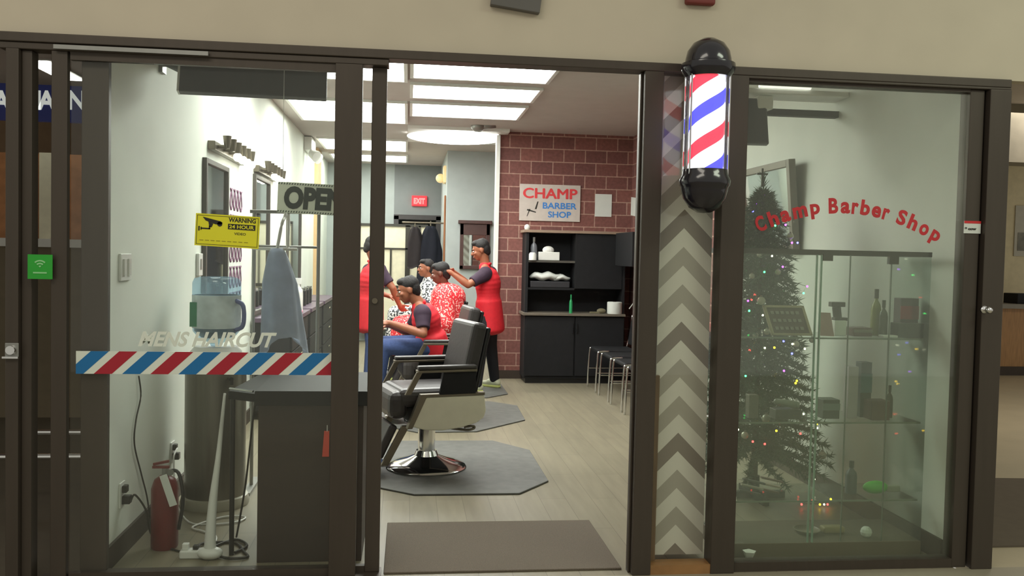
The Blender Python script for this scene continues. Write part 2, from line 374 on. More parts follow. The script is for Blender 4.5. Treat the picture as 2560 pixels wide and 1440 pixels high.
# white sticker right
p = at(2410, 583, Y=-.035); q = at(2453, 553, Y=-.035)
t = thing('frame_sticker', 'small white sticker with a red top edge on the right frame', 'sticker', (p.x, -.032, p.z))
build('sticker_sheet', B(p.x, q.x, -.0335, -.031, p.z, q.z), 'paper', t)
build('red_strip', B(p.x, q.x, -.035, -.0335, q.z-.012, q.z), 'redp', t)
build('lettering', MB().text('* cow', .02, UP((p.x+q.x)/2-.01, -.0345, p.z+.016), .0008, width=.06, height=.014), 'ink', t)
# green sticker on left slit
p = at(69, 697, Y=-.06); q = at(131, 637, Y=-.06)
t = thing('door_sticker', 'bright green square sticker with a white fan emblem, left of the doors', 'sticker', (p.x, -.058, p.z))
build('sticker_sheet', B(p.x, q.x, -.060, -.056, p.z, q.z), 'stickg', t)
cx = (p.x+q.x)/2; mb = MB()
for k, (r0, r1) in enumerate(((.0, .008), (.014, .020), (.026, .032))):
    pts = [(cx+r1*math.cos(a), -.0615, p.z+.05+r1*math.sin(a)) for a in [PI*.25+PI*.5*i/8 for i in range(9)]]
    if r0 == 0: pts += [(cx, -.0615, p.z+.05)]
    else: pts += [(cx+r0*math.cos(a), -.0615, p.z+.05+r0*math.sin(a)) for a in [PI*.75-PI*.5*i/8 for i in range(9)]]
    mb.prism(pts, (0, .001, 0))
mb.box(cx-.028, cx+.028, -.0615, -.0605, p.z+.024, p.z+.030)
build('emblem', mb, mat('pale_emblem', (150, 215, 150), .5), t)
# striped band decal
a = at(192, 937, Y=-.02); xL, xR, zb, zt = -1.437, -.337, .938, 1.038
t = thing('window_decal', 'barber stripe band of diagonal red, white and blue across the left door glass', 'decal', (-.9, -.02, zb))
build('white_band', B(xL, xR, -.0215, -.0195, zb, zt), 'decw', t)
H = zt-zb; SL = .107; per = .1195
for k in range(0, 12):
    x0 = xL-.045+per*k - .0; wst = .076
    pts = [(x0, zb), (x0+wst, zb), (x0+wst+SL, zt), (x0+SL, zt)]
    # clip to band
    def clip(P, lim, sgn):
        o = []
        for i in range(len(P)):
            A, Bp = P[i], P[(i+1) % len(P)]; ia = sgn*(A[0]-lim) >= 0; ib = sgn*(Bp[0]-lim) >= 0
            if ia: o.append(A)
            if ia != ib:
                tt = (lim-A[0])/(Bp[0]-A[0]); o.append((lim, A[1]+(Bp[1]-A[1])*tt))
        return o
    pts = clip(clip(pts, xL, 1), xR, -1)
    if len(pts) >= 3: build('stripe', MB().prism([(x, -.0225, z) for x, z in pts], (0, .001, 0)), 'decb' if k % 2 == 0 else 'decr', t)
# MENS HAIRCUT
p = at(345, 866, Y=-.02); q = at(692, 868, Y=-.02)
solo('window_lettering', MB().text('MENS HAIRCUT', .09, UP((p.x+q.x)/2, -.0205, p.z, 0, -.0), .003, .0006, shear=.35, width=q.x-p.x, height=.068), 'decw',
     'white slanted capital letters MENS HAIRCUT on the left door glass', 'lettering')
# arched Champ Barber Shop
pts = [(1892, 592), (1922, 583), (1950, 572), (1985, 560), (2022, 552), (2048, 548), (2080, 544), (2118, 544), (2148, 546), (2178, 549), (2208, 553), (2232, 556), (2252, 562), (2264, 571), (2290, 581), (2315, 590), (2338, 598)]
txt = 'Champ Barber Shop'; mb = MB()
Xs, Xe = 1.652, 2.575; Lc = Xe-Xs
adv = {'C': 1.0, 'h': .93, 'a': .86, 'm': 1.38, 'p': .93, ' ': .45, 'B': 1.02, 'r': .66, 'b': .93, 'e': .86, 'S': .92, 'o': .93}
tot = sum(adv[c] for c in txt); s_ = 0
def arc(u):
    x = Xs+Lc*u; z = 1.612+.123*(1-((u-.47)/.50)**2); dz = .123*(-2*(u-.47)/.25)/Lc
    return x, z, math.atan(dz)
for ch in txt:
    u = (s_+adv[ch]/2)/tot; s_ += adv[ch]
    if ch == ' ': continue
    x, z, an = arc(u)
    cu_h = {'C': .075, 'B': .075, 'S': .075, 'h': .075, 'b': .075}.get(ch, .056)
    dsc = -.018 if ch == 'p' else 0
    if ch == 'p': cu_h = .073
    mb.text(ch, .09, UP(x, -.0085, z, 0, an) @ Matrix.Translation((0, dsc, 0)), .0035, .0006, width={'m': .072, 'r': .034}.get(ch, .048), height=cu_h)
solo('window_lettering', mb, mat('red_vinyl', (196, 44, 50), .5), 'red arched lettering Champ Barber Shop on the right window glass', 'lettering')
# yellow warning sign on glass
tilt = -.035
p = at(566, 619, Y=-.03)
def YS(x, z, dy=0): return Matrix.Translation((p.x, -.0255-dy, 1.507)) @ Matrix.Rotation(.04, 4, 'Y') @ Matrix.Translation((x, 0, z)) @ Matrix.Rotation(PI/2, 4, 'X')
YM = Matrix.Translation((p.x, -.0255, 1.507)) @ Matrix.Rotation(.04, 4, 'Y')
t = thing('warning_sign', 'yellow security camera warning sign stuck on the left door glass', 'sign', (p.x, -.025, 1.507))
build('sign_plate', MB().box(-.138, .138, -.0015, .0025, 0, .142, YM), 'yel', t)
mb = MB()
for bxx in ((-.132, .132, .134, .1355), (-.132, .132, .007, .0085), (-.132, -.1305, .007, .1355), (.1305, .132, .007, .1355)):
    mb.box(bxx[0], bxx[1], -.003, -.0015, bxx[2], bxx[3], YM)
build('border', mb, 'ink', t)
mb = MB()
mb.prism([(-.108, -.003, .128), (-.03, -.003, .112), (-.022, -.003, .106), (-.028, -.003, .098), (-.052, -.003, .098), (-.095, -.003, .112)], (0, .0015, 0), YM)
mb.prism([(-.083, -.003, .108), (-.062, -.003, .100), (-.068, -.003, .084), (-.078, -.003, .084)], (0, .0015, 0), YM)
mb.box(-.115, -.075, -.003, -.0015, .074, .080, YM).box(-.125, -.119, -.003, -.0015, .066, .086, YM).box(-.115, -.111, -.003, -.0015, .070, .083, YM).box(-.080, -.074, -.003, -.0015, .074, .09, YM)
mb.lathe([(0, 0), (.011, 0), (.011, .0015), (0, .0015)], mt=YM @ Matrix.Translation((-.034, -.003, .100)) @ Matrix.Rotation(-PI/2, 4, 'X'), seg=16)
build('camera_icon', mb, 'ink', t)
build('lettering', MB().text('WARNING', .03, YS(.062, .112, .002), .0008, .0006, width=.118, height=.020), 'ink', t)
build('text_bar', MB().box(.002, .120, -.003, -.0015, .080, .104, YM), 'ink', t)
build('lettering', MB().text('24 HOUR', .03, YS(.061, .084, .0032), .0008, .0004, width=.108, height=.016), 'yel', t)
build('lettering', MB().text('VIDEO', .02, YS(.055, .056, .002), .0002, .0004, width=.05, height=.011), 'ink', t)
mb = MB()
for k in range(9): mb.box(-.118+k*.024, -.118+k*.024+.017, -.0028, -.0015, .024, .0265, YM)
build('small_print', mb, mat('olive_ink', (150, 140, 40), .6), t)
# OPEN sign
ox = -.45; oz = 1.735; OM = Matrix.Translation((ox, .115, 1.668)) @ Matrix.Rotation(.03, 4, 'Y')
t = thing('open_sign', 'hanging OPEN sign with dark green letters and dotted border behind the door glass', 'sign', (ox, .115, 1.668))
build('sign_plate', MB().box(-.155, .155, 0, .004, 0, .142, OM), mat('pale_board', (226, 232, 216), .5), t)
mb = MB()
for k in range(26):
    x = -.150+k*.012
    for z in (.007, .135): mb.prism([(x-.004, -.0015, z-.004), (x+.001, -.0015, z-.004), (x+.004, -.0015, z+.004), (x-.001, -.0015, z+.004)], (0, .0015, 0), OM)
build('dotted_border', mb, mat('border_green', (60, 76, 62), .5), t)
build('lettering', MB().text('OPEN', .1, OM @ Matrix.Translation((.012, -.0015, .019)) @ Matrix.Rotation(PI/2, 4, 'X'), .0055, .001, shear=.05, width=.275, height=.106), mat('letter_green', (20, 38, 26), .5), t)
build('suspension_cord', MB().tube([(ox-.13, .117, 1.812), (ox-.13, .117, CZ)], .0012, 5, False).tube([(ox+.13, .117, 1.808), (ox+.13, .117, CZ)], .0012, 5, False), 'wplas', t)

# ---- barber pole
px_, py_ = 1.322, -.20
t = thing('barber_pole', 'lit barber pole with black domes and spiralling red, white and blue stripes', 'barber pole', (px_, py_, 1.71))
build('top_dome', MB().lathe([(0, .155), (.03, .152), (.07, .130), (.094, .095), (.102, .06), (.103, .045), (.120, .038), (.122, .02), (.115, .0), (.108, -.01), (.10, -.022), (0, -.022)], (px_, py_, 2.335), 40), mat('gloss_black', (26, 24, 34), .18, var=.02, coat=.5), t, smooth='auto')
build('bottom_dome', MB().lathe([(0, -.175), (.03, -.172), (.068, -.150), (.095, -.110), (.104, -.075), (.106, -.060), (.112, -.052), (.116, -.03), (.104, -.005), (.10, .02), (0, .02)], (px_, py_, 1.882), 40), 'gloss' if 'gloss' in M else MATS['gloss_black'], t, smooth='auto')
def pole_mat():
    m = bpy.data.materials.new('lit_spiral_stripes'); m.use_nodes = True; nt = m.node_tree; b = nt.nodes['Principled BSDF']
    tc = N(nt, 'ShaderNodeTexCoord'); sp = N(nt, 'ShaderNodeSeparateXYZ'); nt.links.new(tc.outputs['Object'], sp.inputs[0])
    ang = mth(nt, 'DIVIDE', mth(nt, 'ARCTAN2', sp.outputs[1], sp.outputs[0]), 2*PI)
    q = mth(nt, 'ADD', mth(nt, 'DIVIDE', sp.outputs[2], .295), mth(nt, 'MULTIPLY', ang, -1.0))
    fr = mth(nt, 'FRACT', mth(nt, 'ADD', q, 5+.176))
    rp = N(nt, 'ShaderNodeValToRGB'); nt.links.new(fr, rp.inputs[0]); cr = rp.color_ramp; cr.interpolation = 'CONSTANT'
    W = (1, 1, 1, 1)
    cols = [(0, W), (.27, lin((60, 60, 235))+(1,)), (.5, W), (.77, lin((240, 30, 60))+(1,))]
    cr.elements[0].position = 0; cr.elements[0].color = W; cr.elements[1].position = .27; cr.elements[1].color = cols[1][1]
    for p_, c_ in cols[2:]: e = cr.elements.new(p_); e.color = c_
    nt.links.new(rp.outputs[0], b.inputs['Base Color']); nt.links.new(rp.outputs[0], b.inputs['Emission Color']); b.inputs['Emission Strength'].default_value = 2.1
    b.inputs['Roughness'].default_value = .4
    return m
build('striped_cylinder', MB().lathe([(.078, 0), (.078, .43)], (px_, py_, 1.90), 40), pole_mat(), t, smooth='auto')
build('glass_tube', MB().lathe([(.098, 0), (.098, .44), (.094, .44), (.094, 0)], (px_, py_, 1.885), 40), G_TUBE, t, smooth='auto')
mb = MB()
for a in (.3, PI-.3, PI+.5, -.5): mb.cyl((px_+.1*math.cos(a), py_+.1*math.sin(a), 1.87), (px_+.1*math.cos(a), py_+.1*math.sin(a), 2.33), .004, seg=8)
build('chrome_rod', mb, 'chrome', t, smooth='auto')
build('wall_bracket', MB().box(px_-.03, px_+.03, py_+.09, -.05, 2.34, 2.38).box(px_-.03, px_+.03, py_+.09, -.05, 1.84, 1.87).box(px_-.04, px_+.14, -.062, -.046, 1.80, 2.395), 'blk2', t)

# ---- sign pieces on the fascia
a = at(1226, 8, Y=-.06); b_ = at(1350, 22, Y=-.06)
solo('fascia_sign', MB().box(a.x, b_.x, -.06, -.02, b_.z+.008, b_.z+.30, Matrix.Translation((a.x, 0, b_.z)) @ Matrix.Rotation(.12, 4, 'Y') @ Matrix.Translation((-a.x, 0, -b_.z))), mat('grey_sign', (98, 96, 92), .6), 'dark grey sign block on the beige fascia, cut off by the top edge', 'sign', bev=.004)
a = at(1716, 8, Y=-.06); b_ = at(1790, 9, Y=-.06)
solo('fascia_sign', B(a.x, b_.x, -.06, -.02, a.z, a.z+.3), mat('maroon_sign', (120, 50, 44), .6), 'dark red sign block on the beige fascia above the barber pole', 'sign', bev=.012)

# ================================================================== CEILING LIGHTS
LAMP = mat('lamp_diffuser', (255, 255, 250), .5, emit=13, emitc=(252, 255, 248))
def troffer(x0, x1, y0, y1, label, group='recessed ceiling light panels'):
    t = thing('ceiling_light', label, 'light', ((x0+x1)/2, (y0+y1)/2, CZ-.03), group=group)
    build('frame', MB().box(x0-.03, x1+.03, y0-.03, y0, CZ-.025, CZ).box(x0-.03, x1+.03, y1, y1+.03, CZ-.025, CZ).box(x0-.03, x0, y0, y1, CZ-.025, CZ).box(x1, x1+.03, y0, y1, CZ-.025, CZ), 'wplas', t)
    build('diffuser', B(x0, x1, y0, y1, CZ-.016, CZ-.004), LAMP, t)
ordn = ['nearest', 'second nearest', 'third nearest', 'farthest']
for k, (y0, y1) in enumerate(((2.3, 3.62), (4.75, 6.1), (7.75, 8.9), (9.55, 10.45))):
    troffer(-1.18, -.06, y0, y1, ordn[k]+' light panel of the left ceiling row')
for k, (y0, y1) in enumerate(((2.2, 3.42), (3.75, 4.38), (4.72, 5.5))):
    troffer(.02, 1.13, y0, y1, ordn[k]+' light panel of the right ceiling row')
# lower hanging fluorescent fixture near the brick corner
t = thing('ceiling_light', 'wide glowing surface light beside the brick wall corner', 'light', (.55, 7.0, CZ-.1))
build('housing', B(-.03, 1.16, 6.35, 7.6, CZ-.04, CZ), 'wplas', t)
build('diffuser', MB().sph((.56, 7.0, CZ-.04), 1, (.60, .6, .05), 32), LAMP, t, smooth=True)
p = at(1195, 322, Y=6.2)
t = thing('security_camera', 'white dome security camera hanging from the ceiling before the brick corner', 'camera', (p.x, 6.2, CZ-.2))
build('bracket', MB().cyl((p.x, 6.2, CZ), (p.x, 6.2, p.z+.05), .03), 'wplas', t, smooth='auto')
build('camera_head', MB().sph((p.x, 6.2, p.z+.03), .085, (1, 1, .8)).cyl((p.x-.02, 6.2, p.z+.02), (p.x+.20, 6.16, p.z+.05), .04), 'track', t, smooth=True)

# ================================================================== TV at left
TM = Matrix.Translation((-.84, .85, 2.36)) @ Matrix.Rotation(.05, 4, 'Z') @ Matrix.Rotation(-.25, 4, 'X')
t = thing('television', 'dark flat television hung from the ceiling inside the left door', 'television', (-.84, .85, 2.31))
build('casing', MB().box(-.385, .385, -.02, .03, -.04, .46, TM), mat('tv_casing', (70, 70, 72), .5), t, bev=.006)
build('screen', MB().box(-.37, .37, .03, .034, -.02, .44, TM), 'blk2', t)
build('ceiling_mount', MB().cyl((-.84, .90, 2.6), (-.84, .90, CZ), .025), 'black', t, smooth='auto')
build('edge_strip', MB().box(-.389, -.378, -.024, .03, -.04, .46, TM), 'wplas', t)
p = at(402, 160, X=LX)
t = thing('security_camera', 'small dark bracket camera high on the left white wall', 'camera', (LX+.05, p.y, p.z-.1))
build('bracket', MB().box(LX, LX+.02, p.y-.04, p.y+.04, p.z-.05, p.z+.03).cyl((LX, p.y, p.z), (LX+.09, p.y, p.z-.01), .012), 'track', t)
build('camera_head', MB().cyl((LX+.05, p.y-.02, p.z+.01), (LX+.17, p.y-.10, p.z-.05), .032), mat('grey_cam', (96, 98, 94), .5), t, smooth='auto')

# ================================================================== LEFT WALL ITEMS
def wall_box(y0, y1, z0, z1, d=.012): return MB().box(LX, LX+d, y0, y1, z0, z1)
t = thing('light_switch', 'white double light switch plate on the left wall', 'switch', (LX, .38, 1.32))
build('plate', wall_box(.30, .46, 1.335, 1.465), 'wplas', t, bev=.003)
for y in (.345, .415): build('rocker', B(LX+.012, LX+.02, y-.018, y+.018, 1.36, 1.44), mat('rocker_white', (205, 205, 198), .4), t)
t = thing('thermostat', 'slim white thermostat on the left wall beside the first mirror', 'thermostat', (LX, 1.9, 1.32))
build('housing', wall_box(1.845, 1.955, 1.32, 1.465, .02), 'wplas', t, bev=.004)
build('dial_slot', B(LX+.02, LX+.024, 1.885, 1.915, 1.36, 1.43), 'track', t)
for (y, z, lb) in ((.36, .30, 'electrical outlet with a black plug low on the left wall, nearest the door'), (1.29, .30, 'electrical outlet low on the left wall beside the water cooler')):
    t = thing('wall_outlet', lb, 'outlet', (LX, y, z-.06))
    build('plate', wall_box(y-.04, y+.04, z-.06, z+.06, .008), 'wplas', t, bev=.002)
    build('plug', B(LX+.008, LX+.045, y-.02, y+.02, z-.045, z-.005), 'blk2', t, bev=.004)
    build('plug', B(LX+.008, LX+.03, y-.02, y+.02, z+.01, z+.045), 'ink', t, bev=.004)
solo('cable', MB().tube([at(347, 940, X=LX+.01), at(352, 990, X=LX+.012), at(340, 1050, X=LX+.01), at(336, 1110, X=LX+.01), at(352, 1180, X=LX+.012), at(367, 1240, X=LX+.015), (-1.33, .75, .05), (-1.30, .66, .008)], .004), 'ink', 'thin black cable hanging down the left wall', 'cable')
solo('cable', MB().tube([(LX+.045, .36, .27), (-1.30, .38, .29), (-1.26, .42, .2), (-1.25, .46, .08), (-1.18, .45, .012), (-1.02, .34, .006)], .005), 'ink', 'black power cord from the nearest outlet to the power strip', 'cable')
solo('cable', MB().tube([(LX+.03, 1.29, .32), (-1.30, 1.10, .32), (-1.27, .98, .28), (-1.24, .90, .12), (-1.16, .86, .010), (-1.02, .82, .008), (-.90, .86, .008), (-.88, .95, .008), (-1.0, .95, .008), (-1.12, .78, .008), (-1.05, .70, .008), (-.97, .62, .008), (-.95, .5, .008), (-.98, .36, .012)], .005), 'wplas', 'white power cord looping across the floor before the water cooler', 'cable')

# mirrors with dark frames on left wall
def wall_mirror(y0, y1, z0, z1, label, fr='dwood'):
    t = thing('wall_mirror', label, 'mirror', (LX, (y0+y1)/2, z0), group=None)
    f = .035
    build('frame', MB().box(LX, LX+.03, y0, y0+f, z0, z1).box(LX, LX+.03, y1-f, y1, z0, z1).box(LX, LX+.03, y0+f, y1-f, z0, z0+f).box(LX, LX+.03, y0+f, y1-f, z1-f, z1), fr, t, bev=.003)
    build('mirror_glass', B(LX, LX+.012, y0+f, y1-f, z0+f, z1-f), 'mirror', t)
M['mframe'] = mat('grey_mirror_frame', (74, 68, 62), .5)
wall_mirror(2.0, 2.75, .95, 2.10, 'tall dark framed wall mirror nearest the door on the left wall', 'mframe')
wall_mirror(3.92, 4.75, .92, 2.16, 'second tall dark framed mirror from the door on the left wall', 'mframe')
wall_mirror(6.1, 7.3, .95, 2.05, 'third wall mirror from the door, above the barber counter', 'mframe')
BULB = mat('vanity_bulb', (255, 250, 235), .4, emit=9)
def vanity(y0, y1, z, n, label):
    t = thing('vanity_light', label, 'light', (LX, (y0+y1)/2, z-.05), group='vanity lights above the mirrors')
    build('bar', B(LX, LX+.05, y0, y1, z-.03, z+.03), 'satin', t, bev=.004)
    for k in range(n):
        y = y0+(k+.5)*(y1-y0)/n
        build('arm', MB().cyl((LX+.05, y, z), (LX+.11, y, z), .014).cyl((LX+.11, y, z-.01), (LX+.11, y, z+.075), .018, .03), 'satin', t, smooth='auto')
        if k >= n//2-1: build('bulb', MB().sph((LX+.11, y, z-.03), .032), BULB, t, smooth=True)
vanity(2.15, 3.3, 2.20, 6, 'row of small spot bulbs above the mirror nearest the door')
vanity(3.95, 5.1, 2.21, 6, 'row of small spot bulbs above the second mirror')
# motif strip
t = thing('wall_poster', 'tall white wall poster with rows of purple scroll motifs', 'poster', (LX, 3.1, 1.0))
build('sheet', B(LX, LX+.006, 2.84, 3.42, .95, 2.02), 'paper', t)
mb = MB()
for r in range(5):
    for c in range(4):
        y = 2.93+c*.13; z = 1.80-r*.2
        for s_ in (-1, 1):
            mb.tube([(LX+.008, y+s_*.005, z), (LX+.008, y+s_*.042, z+.04), (LX+.008, y+s_*.028, z+.10), (LX+.008, y+s_*.01, z+.14), (LX+.008, y+s_*.034, z+.16)], .007, 6)
build('scroll_motif', mb, mat('plum_ink', (112, 70, 100), .6), t)
# emergency light
p = at(765, 362, X=LX)
t = thing('emergency_light', 'white twin emergency light box high on the left wall', 'light', (LX, p.y, p.z-.15))
build('housing', B(LX, LX+.1, p.y-.25, p.y+.25, p.z-.09, p.z+.08), 'wplas', t, bev=.01)
for y in (-.15, .15): build('lamp_head', MB().cyl((LX+.08, p.y+y, p.z-.12), (LX+.16, p.y+y-.05, p.z-.17), .05, .075), 'wplas', t, smooth='auto')

# ================================================================== BARBER STATIONS on left wall
def station(y0, y1, label):
    t = thing('barber_station', label, 'counter', (LX+.2, (y0+y1)/2, 0), group='barber counters along the left wall')
    build('worktop', B(LX+.022, -.98, y0, y1, .86, .90), mat('plum_worktop', (84, 62, 84), .4), t, bev=.004)
    build('body', MB().box(LX+.022, -1.02, y0+.02, y1-.02, .08, .86), 'black', t)
    n = 3
    for k in range(n):
        za = .12+k*.245
        d = build('drawer', B(-1.02, -1.0, y0+.04, y1-.04, za, za+.23), 'black', t, bev=.004)
        build('handle', B(-1.0, -.985, (y0+y1)/2-.08, (y0+y1)/2+.08, za+.16, za+.175), 'chrome', d)
station(3.85, 5.15, 'black barber counter with plum top below the second mirror')
station(5.3, 6.6, 'black barber counter with plum top, middle of the left wall row')
station(6.75, 8.2, 'black barber counter with plum top at the far end of the left wall')

def bottle(x, y, z, h, r, body, cap, label, cat='bottle', trig=False, group=None, name='bottle'):
    t = thing(name, label, cat, (x, y, z), group=group)
    build('bottle_body', MB().lathe([(0, 0), (r, 0), (r, h*.55), (r*.85, h*.66), (r*.35, h*.76), (r*.33, h*.82), (0, h*.82)], (x, y, z), 18), body, t, smooth='auto')
    if trig: build('spray_head', MB().box(x-r*1.1, x+r*.6, y-r*.35, y+r*.35, z+h*.82, z+h).box(x-r*.9, x-r*.6, y-.006, y+.006, z+h*.66, z+h*.85), cap, t, bev=.003)
    else: build('cap', MB().cyl((x, y, z+h*.8), (x, y, z+h), r*.42), cap, t, smooth='auto')
    return t
p = at(774, 752, Z=.9)
bottle(-1.05, 4.72, .90, .33, .042, 'wplas', 'wplas', 'white spray bottle standing on the nearest barber counter', 'bottle', True, name='spray_bottle')
bottle(-1.12, 4.95, .90, .24, .035, mat('teal_plastic', (40, 110, 130), .4), 'blk2', 'teal bottle behind the white spray bottle', 'bottle')
bottle(-1.22, 4.35, .90, .2, .035, 'blk2', 'track', 'black bottle with grey cap beside the coat rack', 'bottle')
bottle(-1.18, 4.55, .90, .26, .03, mat('grey_gel', (110, 120, 118), .4), 'wplas', 'slim grey bottle between the black and white ones', 'bottle')
p = at(822, 720, Y=5.6)
solo('pink_towel', MB().box(-1.2, -.99, 4.35, 4.6, .90, .93).sph((-1.08, 4.5, .93), .08, (1, 1.2, .35)), mat('pink_cloth', (190, 130, 150), .9), 'folded pink towel at the corner of the nearest barber counter', 'towel', bev=.01)
for k in range(4):
    y = 5.45+k*.28
    t = thing('hair_clipper', ['black clipper at the near end of the middle counter', 'black clipper second from the near end of the middle counter', 'black clipper third from the near end of the middle counter', 'black clipper at the far end of the middle counter'][k], 'clipper', (-1.12, y, .9), group='clippers on the middle counter')
    build('body', MB().box(-1.15, -1.09, y-.03, y+.03, .90, 1.07), 'blk2', t, bev=.012)
    build('blade', MB().box(-1.145, -1.095, y-.025, y+.025, 1.07, 1.095), 'chrome', t)
# orange things and tangled cable below counter
p = at(770, 832, Y=4.3)
solo('tool_basket', MB().lathe([(.07, 0), (.09, .16), (.085, .16), (.066, .006), (0, .006)], (-.93, 3.55, .0), 20), mat('orange_plastic', (190, 70, 50), .5), 'small orange bin on the floor beside the nearest counter', 'bin', smooth='auto')

# ================================================================== WATER COOLER, RACK, DESK, EXTINGUISHER
cx, cy = -1.105, 1.255
t = thing('water_cooler', 'tall cylindrical stainless water cooler against the left wall', 'water cooler', (cx, cy, 0))
build('body', MB().lathe([(0, .03), (.172, .03), (.172, .80), (.165, .84), (.14, .86), (0, .86)], (cx, cy, 0), 48), 'silver', t, smooth='auto')
build('base_ring', MB().lathe([(.172, .0), (.192, .0), (.196, .02), (.186, .055), (.172, .06)], (cx, cy, 0), 48), mat('pale_ring', (176, 172, 156), .4), t, smooth='auto')
build('top_collar', MB().lathe([(.14, .84), (.145, .90), (.12, .93), (.06, .925), (0, .925)], (cx, cy, 0), 40), 'wplas', t, smooth='auto')
build('tap', MB().cyl((cx+.1, cy-.13, .76), (cx+.125, cy-.19, .76), .012).cyl((cx+.125, cy-.185, .77), (cx+.125, cy-.185, .73), .01), 'blk2', t)
t = thing('water_bottle', 'large blue tinted water jug with a handle on top of the cooler', 'bottle', (cx, cy, .93))
build('bottle_body', MB().lathe([(.03, -.0), (.04, .02), (.10, .05), (.132, .09), (.136, .16), (.130, .175), (.136, .19), (.136, .27), (.130, .285), (.136, .30), (.136, .37), (.125, .395), (.09, .405), (0, .40)], (cx, cy, .93), 40), G_BOT, t, smooth='auto')
build('water', MB().lathe([(0, .04), (.09, .055), (.124, .09), (.126, .30), (0, .30)], (cx, cy, .93), 36), mat('water_tint', (120, 150, 168), .15, var=.05), t, smooth='auto')
build('label_sheet', MB().lathe([(.1375, .11), (.1375, .30)], (cx, cy, .93), 40), mat('bottle_label', (195, 208, 212), .5, var=.25, scale=9), t, smooth='auto')
build('green_mark', MB().box(-.128, -.07, -.105, -.08, .12, .26, Matrix.Translation((cx, cy, .93)) @ Matrix.Rotation(.0, 4, 'Z')), mat('label_green', (40, 130, 90), .5), t)
build('handle', MB().tube([(cx+.12, cy-.06, .93+.10), (cx+.165, cy-.08, .93+.13), (cx+.165, cy-.08, .93+.24), (cx+.12, cy-.06, .93+.27)], .013), mat('handle_blue', (90, 100, 150), .4), t, smooth=True)

# coat stand with grey garment
t = thing('coat_stand', 'thin metal garment rack behind the reception desk', 'rack', (-.75, 1.58, 0))
build('post', MB().cyl((-.955, 1.6, 0), (-.955, 1.6, 1.74), .011), 'track', t)
build('post', MB().cyl((-.56, 1.6, 0), (-.56, 1.6, 1.74), .011), 'track', t)
build('top_rail', MB().cyl((-.98, 1.6, 1.735), (-.46, 1.6, 1.74), .011), 'track', t)
build('lower_rail', MB().cyl((-.955, 1.6, 1.52), (-.56, 1.6, 1.52), .008), 'track', t)
build('foot', MB().box(-.98, -.93, 1.4, 1.8, 0, .02), 'track', t); build('foot', MB().box(-.585, -.535, 1.4, 1.8, 0, .02), 'track', t)
def cloth(cols, rows, f):
    mb = MB(); V = [[mb.b.verts.new(f(i/(cols-1), j/(rows-1))) for i in range(cols)] for j in range(rows)]
    for j in range(rows-1):
        for i in range(cols-1): mb.b.faces.new((V[j][i], V[j][i+1], V[j+1][i+1], V[j+1][i]))
    bmesh.ops.solidify(mb.b, geom=mb.b.faces[:], thickness=.008)
    return mb
def gar(u, v):
    a = u*2*PI; wv = .035+.055*min(1, v*3)**.6*(1+.45*v); fl = 1+.14*math.sin(a*7+v*2)*v
    drop = .0 if v > .02 else .0
    return (-.80+.03*v+math.cos(a)*wv*fl+.04*v*(math.cos(a) > 0), 1.5+math.sin(a)*.05*fl*(1+v), 1.51-v*(.60+.06*math.sin(a*2+1)))
t = thing('hanging_garment', 'grey blue barber cape draped on a hanger from the garment rack', 'cape', (-.80, 1.5, .87))
build('cape', cloth(57, 22, gar), 'greycl', t, smooth=True)
build('hanger', MB().tube([(-.80, 1.5, 1.50), (-.775, 1.52, 1.66), (-.765, 1.56, 1.70), (-.755, 1.6, 1.755), (-.745, 1.6, 1.70), (-.735, 1.5, 1.50)], .010).cyl((-.95, 1.5, 1.505), (-.68, 1.5, 1.505), .009), 'wplas', t, smooth=True)

# reception desk
t = thing('reception_desk', 'dark brown reception desk close behind the left door glass', 'desk', (-.5, .55, 0))
build('front_panel', B(-.695, -.20, .22, .24, .0, .76), 'desk', t, bev=.002)
build('side_panel', B(-.695, -.675, .24, .88, 0, .76), 'desk', t)
build('side_panel', B(-.22, -.20, .24, .88, 0, .76), 'desk', t)
build('worktop', B(-.71, -.18, .20, .90, .76, .83), 'black', t, bev=.004)
build('tray', MB().prism([(-.85, .30, .775), (-.71, .21, .775), (-.71, .88, .775), (-.80, .88, .775)], (0, 0, .04)), 'black', t, bev=.003)
build('leg', MB().cyl((-.835, .34, 0), (-.835, .34, .775), .012), 'blk2', t)
build('tray_edge', MB().tube([(-.845, .31, .825), (-.72, .22, .825)], .006, smooth=False), 'chrome', t)
p = at(812, 1110, Y=.21)
t = thing('price_tag', 'small red hanging tag on the front of the reception desk', 'tag', (p.x, .215, p.z-.06))
build('tag_card', MB().prism([(p.x-.012, .213, p.z-.062), (p.x+.02, .213, p.z-.062), (p.x+.02, .213, p.z+.062), (p.x-.004, .213, p.z+.062)], (0, .005, 0)), mat('coral_card', (222, 84, 66), .6), t)
build('tie', MB().cyl((p.x+.01, .214, p.z+.06), (p.x+.01, .214, p.z+.09), .002), 'wplas', t)
